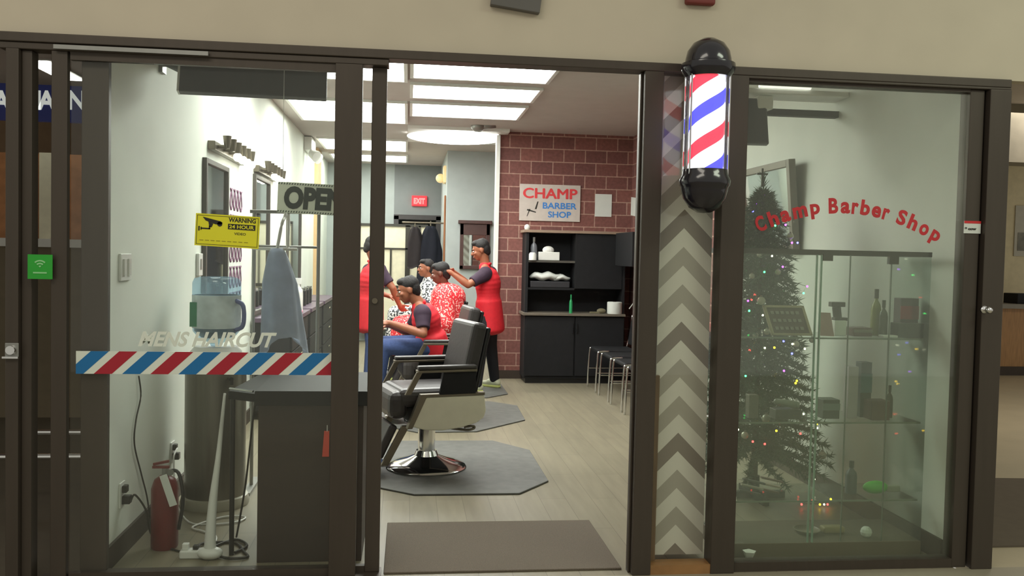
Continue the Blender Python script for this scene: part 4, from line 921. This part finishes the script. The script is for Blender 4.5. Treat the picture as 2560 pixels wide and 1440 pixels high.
t = thing('strip_light', 'white fluorescent strip fixture at the top of the right window', 'light', (2.3, 1.3, 2.5))
build('housing', MB().box(2.02, RX, 1.20, 1.42, 2.525, 2.56).box(2.14, 2.24, 1.25, 1.35, 2.44, 2.525), 'wplas', t, bev=.008)
build('tube', MB().cyl((2.12, 1.19, 2.572), (2.45, 1.19, 2.572), .014), mat('strip_tube', (250, 250, 245), .4, emit=1.2), t, smooth='auto')

# ================================================================== CHRISTMAS TREE
tx, ty_, th_ = 2.20, 1.27, 2.02
t = thing('christmas_tree', 'dark green artificial Christmas tree behind the display case', 'tree', (tx, ty_, 0))
build('trunk', MB().cyl((tx, ty_, .12), (tx, ty_, th_-.15), .022, .008), mat('trunk_brown', (70, 56, 44), .8), t)
build('stand', MB().box(tx-.2, tx+.2, ty_-.02, ty_+.02, 0, .04).box(tx-.02, tx+.02, ty_-.2, ty_+.2, 0, .04).cyl((tx, ty_, 0), (tx, ty_, .14), .035), 'black', t)
mb = MB(); R = random.Random(3)
tips = []
def needle(p, d, ln, w):
    d = d.normalized(); s_ = d.cross(Vector((R.random()-.5, R.random()-.5, R.random()-.5))).normalized()*w
    n_ = d.cross(s_).normalized()*w*.5
    a = mb.b.verts.new(p+s_); b = mb.b.verts.new(p-s_); c = mb.b.verts.new(p+n_); e = mb.b.verts.new(p+d*ln)
    mb.b.faces.new((a, b, e)); mb.b.faces.new((b, c, e)); mb.b.faces.new((c, a, e))
for k in range(290):
    u = (k+.5)/290; z = .26+(th_-.34)*u**1.05; ang = k*2.39996; rad = .40*(1-u)**.75+.05
    L_ = rad*(.85+.25*R.random()); d = Vector((math.cos(ang), math.sin(ang), .12-.25*(1-u)))
    p0 = Vector((tx, ty_, z)); nn = int(14+L_*95)
    for j in range(nn):
        f_ = .12+.88*j/nn; p_ = p0+d*L_*f_+Vector((0, 0, -.05*f_*f_))
        for q in range(3):
            dv = d.normalized()*.7+Vector((R.uniform(-1, 1), R.uniform(-1, 1), R.uniform(-.9, .9)))
            needle(p_, dv, R.uniform(.035, .062), .005)
    tips.append(p0+d*L_)
for k in range(40):
    needle(Vector((tx, ty_, th_-.12+.003*k)), Vector((R.uniform(-1, 1), R.uniform(-1, 1), 1.2)), .06, .004)
build('foliage', mb, mat('needle_green', (62, 84, 58), .7, var=.3, scale=8), t)
# star-ish topper
solo('tree_topper', MB().box(-.035, .035, -.006, .006, -.006, .006, UP(tx-.01, ty_, th_+.02)).box(-.006, .006, -.035, .035, -.006, .006, UP(tx-.01, ty_, th_+.02)).cyl((tx-.01, ty_, th_-.06), (tx-.01, ty_, th_+.0), .006), mat('topper_dark', (70, 74, 62), .5), 'small dark cross shaped topper on the Christmas tree', 'ornament')
BA = mat('bauble', (196, 194, 176), .25, .3)
base = None
def bY(px, py):     # the front of the cone at that height
    p = at(px, py, Y=.95); h = max(0, (p.z-.26)/(th_-.34)); rr = .40*(1-min(1, h))**.75+.05
    dx = p.x-tx; dd = math.sqrt(max(0, rr*rr-dx*dx))*.93
    return at(px, py, Y=ty_-dd)
for px, py, r_ in ((1901, 636, .024), (1917, 628, .016), (1945, 680, .018), (1903, 752, .026), (1917, 829, .020), (1880, 690, .018), (1915, 1046, .026), (2056, 1138, .024), (1889, 838, .018), (1862, 1088, .022), (1990, 860, .02), (2030, 850, .018), (1958, 545, .018), (1900, 520, .018), (1976, 590, .02), (1880, 600, .018)):
    p = bY(px, py)
    if base is None:
        base = thing('bauble', 'small pale silver bauble hanging on the Christmas tree', 'bauble', p, group='pale baubles on the Christmas tree')
        build('ball', MB().sph((0, 0, 0), .022, seg=20), BA, base, local=True, smooth=True)
        build('cap', MB().cyl((0, 0, .020), (0, 0, .028), .006), 'satin', base, local=True)
    else:
        c = copy_tree(base); c.location = p; c.scale = (r_/.022,)*3
# string lights
t = thing('string_lights', 'string of tiny multicoloured lights wound round the Christmas tree', 'lights', (tx, ty_, .1))
LC = dict(r=(255, 50, 50), g=(60, 255, 120), b=(80, 80, 255), p=(160, 60, 255), y=(255, 200, 30), w=(255, 245, 225), o=(255, 140, 60))
BL = [(1882, 528, 'b'), (1938, 564, 'g'), (1964, 562, 'p'), (1994, 607, 'b'), (1980, 607, 'p'), (1911, 680, 'g'), (1957, 667, 'p'), (1870, 752, 'p'), (1879, 749, 'r'), (1887, 737, 'r'), (1873, 777, 'g'), (2018, 716, 'p'), (2009, 733, 'g'), (1907, 788, 'w'), (1933, 789, 'w'), (1959, 853, 'b'), (1981, 860, 'w'), (1936, 869, 'y'), (1912, 870, 'w'), (1874, 876, 'r'), (1980, 884, 'b'), (1960, 927, 'p'), (1989, 958, 'y'), (1992, 952, 'y'), (1864, 940, 'g'), (1868, 994, 'p'), (2056, 1012, 'r'), (2058, 1029, 'w'), (1999, 1035, 'r'), (2009, 1035, 'w'), (2042, 1060, 'y'), (2043, 1070, 'w'), (2022, 1058, 'w'), (1941, 1077, 'y'), (1845, 1074, 'w'), (1882, 1104, 'r'), (1912, 1110, 'r'), (2001, 1084, 'r'), (2036, 1198, 'w'), (2077, 1248, 'y'), (2032, 1251, 'r'), (2004, 1261, 'r'), (2049, 1282, 'y'), (2060, 1274, 'w'), (2068, 1286, 'r'), (1912, 490, 'p'), (1893, 510, 'p'), (1930, 640, 'w'), (2012, 872, 'w')]
wp = []
for px, py, c in sorted(BL, key=lambda b: b[1]):
    if py < 1190: p = bY(px, py)
    else: p = at(px, py, Y=1.02); p.z = max(p.z, .02)
    wp.append(p); build('bulb', MB().sph(p, .0065, seg=8), mat('light_'+c, LC[c], .4, emit=14 if c != 'w' else 6), t)
build('wire', MB().tube([q_+Vector((0, .012, 0)) for q_ in wp], .0012, 4, False), mat('wire_green', (30, 50, 34), .6), t)

# ================================================================== NEIGHBOURING SHOPS
NB = mat('nb_cream', (206, 194, 160), .8)
struct('wall_neighbour_right', B(3.2, 9.5, 8.2, 8.3, 0, CZ), NB)
struct('trim_13', B(3.0, 9.5, 3.5, 3.8, 2.45, CZ), mat('nb_beam', (132, 126, 112), .8))
struct('wall_divider_right', B(RX+.10, RX+.12, .05, 8.2, 0, CZ), NB)
a = at(2500, 790, Y=7.2); b_ = at(2500, 950, Y=7.2)
t = thing('service_counter', 'low wooden counter with a grey top in the neighbouring shop on the right', 'counter', (8, 7.4, 0))
build('counter_front', B(6.3, 9.3, 7.2, 7.8, .0, .92), 'wood', t)
build('counter_top', B(6.25, 9.4, 7.12, 7.85, .92, .98), mat('nb_top', (132, 128, 118), .4), t)
build('plinth', B(6.3, 9.3, 7.17, 7.2, 0, .12), 'base', t)
a = at(2535, 640, Y=8.18); b_ = at(2590, 515, Y=8.18)
t = thing('wall_poster', 'grey poster on the cream wall of the neighbouring shop on the right', 'poster', (a.x+.3, 8.19, a.z))
build('sheet', B(a.x, b_.x, 8.185, 8.199, a.z, b_.z), mat('poster_grey', (176, 172, 158), .7), t)
build('picture_block', B(a.x+.05, b_.x-.05, 8.18, 8.185, a.z+.08, a.z+.35), mat('poster_dark', (120, 118, 108), .7, var=.3, scale=8), t)
a = at(2530, 785, Y=7.4)
solo('storage_box', MB().box(a.x, a.x+.3, 7.3, 7.6, .98, 1.12), 'black', 'small dark box on the neighbouring shop counter', 'box', bev=.01)
solo('dark_rug', MB().prism([(2.93, 0.25, .0), (4.6, .25, .0), (4.9, 1.6, .0), (2.93, 1.75, 0)], (0, 0, .01)), mat('rug_dark', (96, 86, 74), .9), 'dark rug on the floor of the neighbouring shop on the right', 'rug')
# left neighbour
struct('wall_neighbour_left', B(-7, LX-.12, 6.2, 6.3, 0, CZ), mat('nbl_wall', (150, 124, 96), .8))
struct('wall_divider_left', B(LX-.10, LX-.08, .4, 6.2, 0, CZ), mat('nbl_div', (150, 140, 120), .8))
z0 = at(110, 303, Y=2.0).z; z1 = at(110, 212, Y=2.0).z
t = thing('hanging_sign', 'long blue overhead sign with white letters in the shop on the left', 'sign', (-3.2, 2.0, z0))
build('sign_board', B(-5.0, LX-.20, 2.0, 2.05, z0, z1), mat('sign_navy', (44, 52, 112), .5, emit=.12), t)
SW = mat('sign_white', (220, 225, 220), .5, emit=.5)
for ch, px in (('A', 4), ('I', 97), ('A', 117), ('N', 192)):
    q = at(px, 275, Y=2.0); build('letter', MB().text(ch, .15, UP(q.x, 1.997, q.z), .005, .001, height=.125), SW, t)
build('hanger_rod', MB().cyl((-4.6, 2.02, z1), (-4.6, 2.02, CZ), .01).cyl((-1.8, 2.02, z1), (-1.8, 2.02, CZ), .01), 'track', t)
def panel(px0, px1, py0, py1, label):
    a = at(px0, py0, Z=CZ-.01); b = at(px1, py1, Z=CZ-.01)
    t = thing('ceiling_light', label, 'light', ((a.x+b.x)/2, (a.y+b.y)/2, CZ-.03))
    y0, y1 = sorted((a.y, b.y)); x0, x1 = sorted((a.x, b.x))
    build('frame', B(x0-.03, x1+.03, y0-.03, y1+.03, CZ-.012, CZ), 'wplas', t); build('diffuser', B(x0, x1, y0, y1, CZ-.02, CZ-.012), mat('nb_lamp', (250, 252, 240), .5, emit=9), t)
panel(60, 210, 150, 200, 'bright ceiling panel of the left shop seen above the blue sign')
panel(100, 215, 318, 343, 'bright ceiling panel of the left shop seen below the blue sign')
t = thing('display_shelf', 'wood backed wall unit with pale ledges in the shop on the left', 'shelf', (-3.4, 4.0, 0))
build('back_panel', B(-5.2, -1.7, 4.2, 4.25, 1.55, 2.3), mat('nbl_wood', (170, 116, 72), .6, var=.15), t)
build('ledge', B(-5.2, -1.7, 3.9, 4.2, 1.48, 1.55), 'wplas', t)
build('cabinet_body', B(-5.2, -1.7, 4.0, 4.25, 0, 1.48), mat('nbl_beige', (128, 116, 94), .7), t)
build('pilaster', B(-3.20, -3.08, 4.1, 4.2, 1.55, 2.3), 'cream', t)
t = thing('reflection_rails', 'added chrome rails imitating bright reflection bars, in the shop on the left', 'reflection_rails', (-2.2, 1.2, 0))  # rails and legs added to imitate bright bars reflected in the glass
a = at(110, 1142, Y=1.2); b_ = at(187, 1085, Y=1.2)
build('rail', MB().cyl((-3.2, 1.2, a.z), (-1.6, 1.2, a.z), .018), 'chrome', t); build('rail', MB().cyl((-2.15, 1.25, b_.z), (-1.6, 1.25, b_.z), .014), 'chrome', t)
build('leg', MB().box(-3.2, -3.15, 1.1, 1.3, 0, a.z), 'blk2', t); build('leg', MB().box(-1.63, -1.58, 1.1, 1.3, 0, b_.z), 'blk2', t)

# ================================================================== PEOPLE
def remesh(mb, vox, it=6, fac=.5):
    bmesh.ops.recalc_face_normals(mb.b, faces=mb.b.faces)
    me = bpy.data.meshes.new('tmp'); mb.b.to_mesh(me); mb.b.free()
    o = bpy.data.objects.new('tmp', me); COL.objects.link(o)
    r = o.modifiers.new('r', 'REMESH'); r.mode = 'VOXEL'; r.voxel_size = vox
    if it: s_ = o.modifiers.new('s', 'SMOOTH'); s_.iterations = it; s_.factor = fac
    bpy.context.view_layer.update()
    m2 = bpy.data.meshes.new_from_object(o.evaluated_get(bpy.context.evaluated_depsgraph_get()))
    bpy.data.objects.remove(o); bpy.data.meshes.remove(me)
    out = MB(); out.b.from_mesh(m2); bpy.data.meshes.remove(m2); return out
def V(*a): return Vector(a)
def basis(x, y, z):
    return Matrix((x, y, z)).transposed()
def lerp(a, b, t): return a+(b-a)*t

def hand(mb, w, d, n, side, curl=.5):
    """palm from wrist w along d, palm normal n; thumb towards side*t"""
    d = d.normalized(); n = (n-d*n.dot(d)).normalized(); t = d.cross(n)*side
    mb.cap(w, w+d*.03, .026, .028, 10)
    mb.sph(w+d*.055, 1, (.042, .05, .018), 14, basis(t, d, n))
    for k, (off, ln) in enumerate(((.030, .070), (.010, .078), (-.010, .073), (-.030, .058))):
        p = w+d*.092+t*off; dd = d+t*off*2.5; cc = curl*(1+.15*k)
        for j, fr in enumerate((.42, .32, .26)):
            a = cc*(j+.6); dj = (dd*math.cos(a)+n*math.sin(a)).normalized(); q = p+dj*ln*fr
            mb.cap(p, q, .0095-.001*j, .009-.001*j, 8); p = q
    p = w+d*.03+t*.034
    for dj, ln in (((d*.7+t*.75+n*.25), .04), ((d*.95+t*.25+n*.5), .034)):
        q = p+dj.normalized()*ln; mb.cap(p, q, .012, .010, 8); p = q

def person(label, J, f_body, f_head, skin, vest=None, sleeve=None, pants=None, shoes=None, hairm='hair', vox=.0065, cape=None, curl=.5, up_head=None, group=None):
    """J: dict of joints in metres; f_body / f_head: facing directions"""
    P, Cc, Nk, H = J['pelvis'], J['chest'], J['neck'], J['head']
    fb = f_body.normalized(); sp = (Cc-P).normalized(); lat = fb.cross(sp).normalized(); fb = sp.cross(lat)   # lat = body's right
    fh = f_head.normalized(); uh = (up_head or V(0, 0, 1)).normalized(); rh = fh.cross(uh).normalized(); uh = rh.cross(fh); HB = basis(rh, fh, uh)
    def torso(mb, g, lo=0, hi=1):
        n = 9
        for k in range(n):
            u = k/(n-1)
            if u < lo or u > hi: continue
            c = P.lerp(Cc, u)
            wl = (.158, .152, .142, .138, .142, .152, .160, .158, .138)[k]; wd = (.112, .110, .104, .10, .104, .112, .116, .108, .088)[k]
            mb.sph(c, 1, (wl+g, wd+g, .075+g*.5), 20, basis(lat, fb, sp))
    sh = {}
    for s, k in ((1, 'R'), (-1, 'L')): sh[k] = J.get('sh'+k, Cc+lat*s*.165+sp*.015)
    mb = MB(); torso(mb, -.012)
    mb.cap(Cc+sp*.03, Nk, .062, .054); mb.cap(Nk, H-uh*.05-fh*.015, .054, .052)
    for s, k in ((1, 'R'), (-1, 'L')):
        mb.cap(Nk-sp*.02, sh[k], .045, .050)
        if 'el'+k in J:
            e, w = J['el'+k], J['wr'+k]
            mb.cap(sh[k], sh[k].lerp(e, .45), .050, .047); mb.cap(sh[k].lerp(e, .45), e, .047, .036)
            m_ = e.lerp(w, .3); mb.cap(e, m_, .037, .039); mb.cap(m_, w, .039, .025)
            dh = J.get('hd'+k, (w-e).normalized()); hand(mb, w, dh, J.get('hn'+k, V(0, 0, -1)), s if True else s, curl)
        hp = P+lat*s*.09-sp*.04; kn = J['kn'+k]; an = J['an'+k]
        mb.cap(hp, kn, .082, .055); m_ = kn.lerp(an, .3); mb.cap(kn, m_, .055, .053); mb.cap(m_, an, .053, .036)
        ft = J.get('ft'+k, fb); ft = V(ft.x, ft.y, 0).normalized(); mb.cap(an-V(0, 0, .03)-ft*.02, an+ft*.12-V(0, 0, .055), .036, .026)
    # head
    def hp_(x, y, z): return H+rh*x+fh*y+uh*z
    mb.sph(hp_(0, -.012, .025), 1, (.074, .092, .088), 24, HB)
    mb.sph(hp_(0, .022, -.025), 1, (.060, .066, .078), 20, HB)
    mb.sph(hp_(0, .045, -.078), 1, (.036, .034, .026), 14, HB)
    mb.cap(hp_(0, .082, .012), hp_(0, .104, -.022), .009, .014, 10); mb.sph(hp_(0, .094, -.026), 1, (.019, .012, .010), 10, HB)
    mb.sph(hp_(0, .078, .026), 1, (.048, .014, .010), 12, HB)
    mb.sph(hp_(0, .083, -.052), 1, (.024, .012, .009), 10, HB); mb.sph(hp_(0, .080, -.064), 1, (.020, .012, .008), 10, HB)
    for s in (-1, 1): mb.sph(hp_(s*.076, -.008, -.005), 1, (.010, .020, .031), 12, HB); mb.sph(hp_(s*.038, .066, -.02), 1, (.022, .02, .02), 10, HB)
    body = build('person', remesh(mb, vox, 4), skin, smooth=True); tag(body, label, 'person', group)
    L = dict(parent=body)
    for s in (-1, 1):
        e_ = build('eye', MB().sph(hp_(s*.031, .079, .004), 1, (.014, .009, .0085), 12, HB), 'eye', smooth=True, **L)
        build('iris', MB().sph(hp_(s*.031, .0865, .004), .0055, seg=10), 'hair', e_, smooth=True)
        build('eyebrow', MB().cap(hp_(s*.016, .091, .024), hp_(s*.048, .082, .028), .0045, .0035, 8), hairm, smooth=True, **L)
    build('mouth', MB().sph(hp_(0, .093, -.058), 1, (.022, .006, .005), 12, HB), 'lip', smooth=True, **L)
    hb = MB(); hb.sph(hp_(0, -.024, .050), 1, (.082, .088, .074), 24, HB); hb.sph(hp_(0, -.052, .008), 1, (.074, .060, .076), 20, HB)
    hb.sph(hp_(0, .035, .085), 1, (.060, .046, .034), 16, HB)
    hb.sph(hp_(.0, -.066, -.03), 1, (.058, .040, .05), 16, HB)
    rr = random.Random(5)
    for k in range(60):
        a = rr.uniform(0, 2*PI); z = rr.uniform(.05, .115); rd = math.sqrt(max(0, 1-((z-.04)/.085)**2))
        hb.sph(hp_(rd*.07*math.cos(a), -.018+rd*.08*math.sin(a), z), .011, seg=6)
    build('hair', remesh(hb, .006, 3), hairm, smooth=True, **L)
    if sleeve:
        for s, k in ((1, 'R'), (-1, 'L')):
            if 'el'+k not in J: continue
            e = J['el'+k]; sm = MB(); sm.cap(sh[k]-lat*s*.045+sp*.012, sh[k]+sp*.006, .076, .080); sm.cap(sh[k], sh[k].lerp(e, .35), .078, .068); sm.cyl(sh[k].lerp(e, .2), sh[k].lerp(e, .74), .066, .060)
            build('sleeve', remesh(sm, .008, 3), sleeve, smooth=True, **L)
    if vest:
        vm = MB(); torso(vm, .028 if J.get('stand') else .016, 0)
        for s, k in ((1, 'R'), (-1, 'L')): vm.cap(Nk-sp*.045, sh[k]-lat*s*.03-sp*.01, .056, .070)
        lo = P+sp*.05
        for q_ in (range(24) if J.get('stand') else range(12)): vm.sph(lo-sp*.013*q_, 1, (.188+.001*q_, .143+.001*q_, .07), 24, basis(lat, fb, sp))
        vm.cap(Nk-sp*.05-lat*.02, Nk-sp*.05+lat*.02, .064, .064)
        rr = random.Random(9)
        for k in range(10):
            u = rr.random(); a = rr.uniform(0, 2*PI); c = P.lerp(Cc, u)
            vm.cap(c+lat*.150*math.cos(a)+fb*.108*math.sin(a), c+sp*.13+lat*.146*math.cos(a+.3)+fb*.104*math.sin(a+.3), .016, .008, 8)
        v_ = build('vest', remesh(vm, .009, 5), vest, smooth=True, **L)
        build('collar', remesh(MB().cap(Nk+lat*.048-sp*.03, Nk+lat*.048-sp*.02+fb*.02, .016).cap(Nk-lat*.048-sp*.03, Nk-lat*.048-sp*.02+fb*.02, .016).cap(Nk-fb*.055-lat*.04-sp*.015, Nk-fb*.055+lat*.04-sp*.015, .017), .006, 3), vest, v_, smooth=True)
    if pants:
        pm = MB(); pm.sph(P-sp*.03, 1, (.170, .124, .10), 20, basis(lat, fb, sp))
        for s, k in ((1, 'R'), (-1, 'L')):
            hp = P+lat*s*.09-sp*.04; kn = J['kn'+k]; an = J['an'+k]
            pm.cap(hp, kn, .096, .070); pm.cap(kn, kn.lerp(an, .35), .070, .066); pm.cap(kn.lerp(an, .35), an+V(0, 0, .005), .066, .056)
        build('trousers', remesh(pm, .009, 4), pants, smooth=True, **L)
    if shoes:
        for s, k in ((1, 'R'), (-1, 'L')):
            an = J['an'+k]; ft = J.get('ft'+k, fb); ft = V(ft.x, ft.y, 0).normalized(); zb = an.z-.085
            g = V(an.x, an.y, zb); q = MB(); q.cap(g+V(0, 0, .055)-ft*.03, g+V(0, 0, .050)+ft*.06, .046, .042); q.cap(g+V(0, 0, .04)+ft*.05, g+V(0, 0, .034)+ft*.15, .040, .030); q.cap(an-V(0, 0, .03), an, .046, .044)
            sh_ = build('shoe', remesh(q, .006, 3), shoes, smooth=True, **L)
            b2 = MB(); pr = [(-.075, 0), (-.06, .036), (.05, .044), (.15, .036), (.185, 0), (.15, -.034), (.05, -.038), (-.06, -.034)]
            sd = V(0, 0, 1).cross(ft)
            b2.prism([tuple(g+ft*a+sd*b_) for a, b_ in pr], (0, 0, .024)); build('sole', b2, mat('yellow_green_sole', (206, 214, 130), .5), sh_, bev=.006)
    return body

# barber standing at the right, cutting hair
bx, by = .87, 5.62
person('standing barber in red vest, black trousers and pale shoes cutting hair beside the brick wall',
       dict(pelvis=V(bx+.02, by, .93), chest=V(bx, by, 1.27), neck=V(bx-.035, by-.01, 1.41), head=V(bx-.085, by-.015, 1.545),
            elL=V(.64, 5.36, 1.17), wrL=V(.475, 5.37, 1.285), hnL=V(-.6, .3, -.6), hdL=V(-.7, .1, .45), elR=V(.66, 5.80, 1.17), wrR=V(.50, 5.62, 1.30), hnR=V(-.5, -.6, -.3), hdR=V(-.7, -.4, .25),
            knL=V(.80, 5.46, .50), anL=V(.76, 5.42, .097), knR=V(.93, 5.74, .50), anR=V(.99, 5.82, .097), ftL=V(-1, -.5, 0), ftR=V(-.8, .5, 0), stand=1),
       V(-.9, .25, 0), V(-.95, .05, -.28), 'skin', 'red', 'purple', 'blackc', mat('pale_shoe', (200, 204, 176), .6), up_head=V(-.2, 0, 1))
# barber seated, leaning forward
a = at(1058, 835, Y=3.56); b_ = at(978, 808, Y=3.66); kn = at(925, 848, Y=3.70); kn2 = at(932, 838, Y=3.95)
person('seated person in a red vest and blue jeans leaning forward in the second barber chair',
       dict(pelvis=V(.225, 3.85, .705), chest=V(.15, 3.82, .975), neck=V(.09, 3.81, 1.07), head=V(.005, 3.80, 1.17),
            shL=V(.135, 3.66, .965), elL=V(a.x, 3.56, a.z), wrL=V(b_.x, 3.66, b_.z), hnL=V(0, .4, -1), hdL=V(-1, .1, .05), elR=V(.02, 4.02, .78), wrR=V(-.16, 3.92, .85), hnR=V(0, 0, -1), hdR=V(-1, -.3, 0),
            knL=V(-.20, 3.70, .68), anL=V(-.26, 3.72, .24), knR=V(-.20, 3.95, .68), anR=V(-.28, 3.93, .24), ftL=V(-1, 0, 0), ftR=V(-1, 0, 0)),
       V(-1, -.05, 0), V(-.95, -.08, -.28), 'skin', 'red', 'purple', 'jean', 'blk2', up_head=V(-.3, 0, 1))
# barber standing behind the door stile
person('standing barber in a red vest and blue jeans glimpsed between the two door stiles',
       dict(pelvis=V(-.40, 5.62, .93), chest=V(-.38, 5.62, 1.27), neck=V(-.36, 5.62, 1.41), head=V(-.37, 5.61, 1.545),
            elR=V(-.155, 5.44, 1.12), wrR=V(-.09, 5.52, .95), hnR=V(-.3, 0, 1), hdR=V(.4, .4, -.6), elL=V(-.42, 5.88, 1.08), wrL=V(-.22, 5.86, 1.02),
            knL=V(-.36, 5.74, .50), anL=V(-.40, 5.76, .085), knR=V(-.37, 5.52, .50), anR=V(-.40, 5.50, .085), stand=1, shR=V(-.30, 5.48, 1.30)),
       V(.75, .2, 0), V(.9, .2, -.3), 'skin', 'red', 'purple', 'jean', 'blk2')
def capeb(J, m, parent, lap, seed):
    P, Cc, Nk = J['pelvis'], J['chest'], J['neck']; q = MB()
    q.cap(Nk+V(0, 0, .0), Nk-V(0, 0, .03), .064, .085)
    for s, k in ((1, 'R'), (-1, 'L')):
        y = s*.20
        q.cap(Nk-V(0, 0, .06), Cc+V(0, -y, .02), .08, .10); q.cap(Cc+V(.0, -y, .02), Cc+V(-.02, -y*1.35, -.26), .10, .135)
        q.cap(Cc+V(-.02, -y*1.35, -.26), V(lap.x, Cc.y-y*.9, lap.z+.03), .105, .085)
        q.cap(V(lap.x, Cc.y-y*.9, lap.z+.03), V(lap.x-.05, Cc.y-y*1.0, lap.z-.22), .08, .06)
    for k in range(6): q.cap(P.lerp(Cc, k/5)+V(0, -.13, 0), P.lerp(Cc, k/5)+V(0, .13, 0), .15, .15); q.cap(P.lerp(Cc, k/5)+V(.07, -.12, 0), P.lerp(Cc, k/5)+V(.07, .12, 0), .15, .15)
    q.cap(P+V(-.1, -.12, .03), V(lap.x, P.y-.12, lap.z), .11, .09); q.cap(P+V(-.1, .12, .03), V(lap.x, P.y+.12, lap.z), .11, .09); q.cap(P+V(-.1, 0, .03), V(lap.x, P.y, lap.z), .11, .09)
    rr = random.Random(seed)
    for k in range(26):
        a = rr.uniform(0, 2*PI); b0 = Nk+V(math.cos(a)*.09, math.sin(a)*.09, -.06); b1 = Cc+V(math.cos(a)*.17-.03, math.sin(a)*.29, -.30+.08*rr.random())
        q.cap(b0, b1, .012, .024, 8)
    return build('cape', remesh(q, .011, 5), m, parent, smooth=True)
J3 = dict(pelvis=V(.40, 5.46, .71), chest=V(.40, 5.45, 1.03), neck=V(.385, 5.44, 1.16), head=V(.345, 5.42, 1.285),
          elL=V(.30, 5.20, .86), wrL=V(.10, 5.28, .80), elR=V(.30, 5.70, .86), wrR=V(.10, 5.62, .80), knL=V(-.06, 5.36, .68), anL=V(-.14, 5.36, .24), knR=V(-.06, 5.56, .68), anR=V(-.14, 5.56, .24))
p3 = person('seated customer under a red and white patterned cape having a haircut', J3, V(-1, 0, 0), V(-.95, .15, -.22), 'skin2', 'blackc', 'blackc', 'blackc', 'blk2', vox=.008)
capeb(J3, 'capered', p3, V(-.08, 5.46, .70), 2)
J4 = dict(pelvis=V(.30, 7.27, .71), chest=V(.29, 7.26, 1.03), neck=V(.27, 7.25, 1.17), head=V(.225, 7.23, 1.305),
          elL=V(.20, 7.02, .86), wrL=V(.02, 7.10, .80), elR=V(.20, 7.5, .86), wrR=V(.02, 7.42, .80), knL=V(-.14, 7.16, .68), anL=V(-.22, 7.16, .24), knR=V(-.14, 7.36, .68), anR=V(-.22, 7.36, .24))
p4 = person('farthest seated customer under a black and white patterned cape', J4, V(-1, 0, 0), V(-.93, -.3, 0), 'skin', 'blackc', 'blackc', 'blackc', 'blk2', vox=.008)
capeb(J4, 'capebw', p4, V(-.16, 7.27, .70), 4)
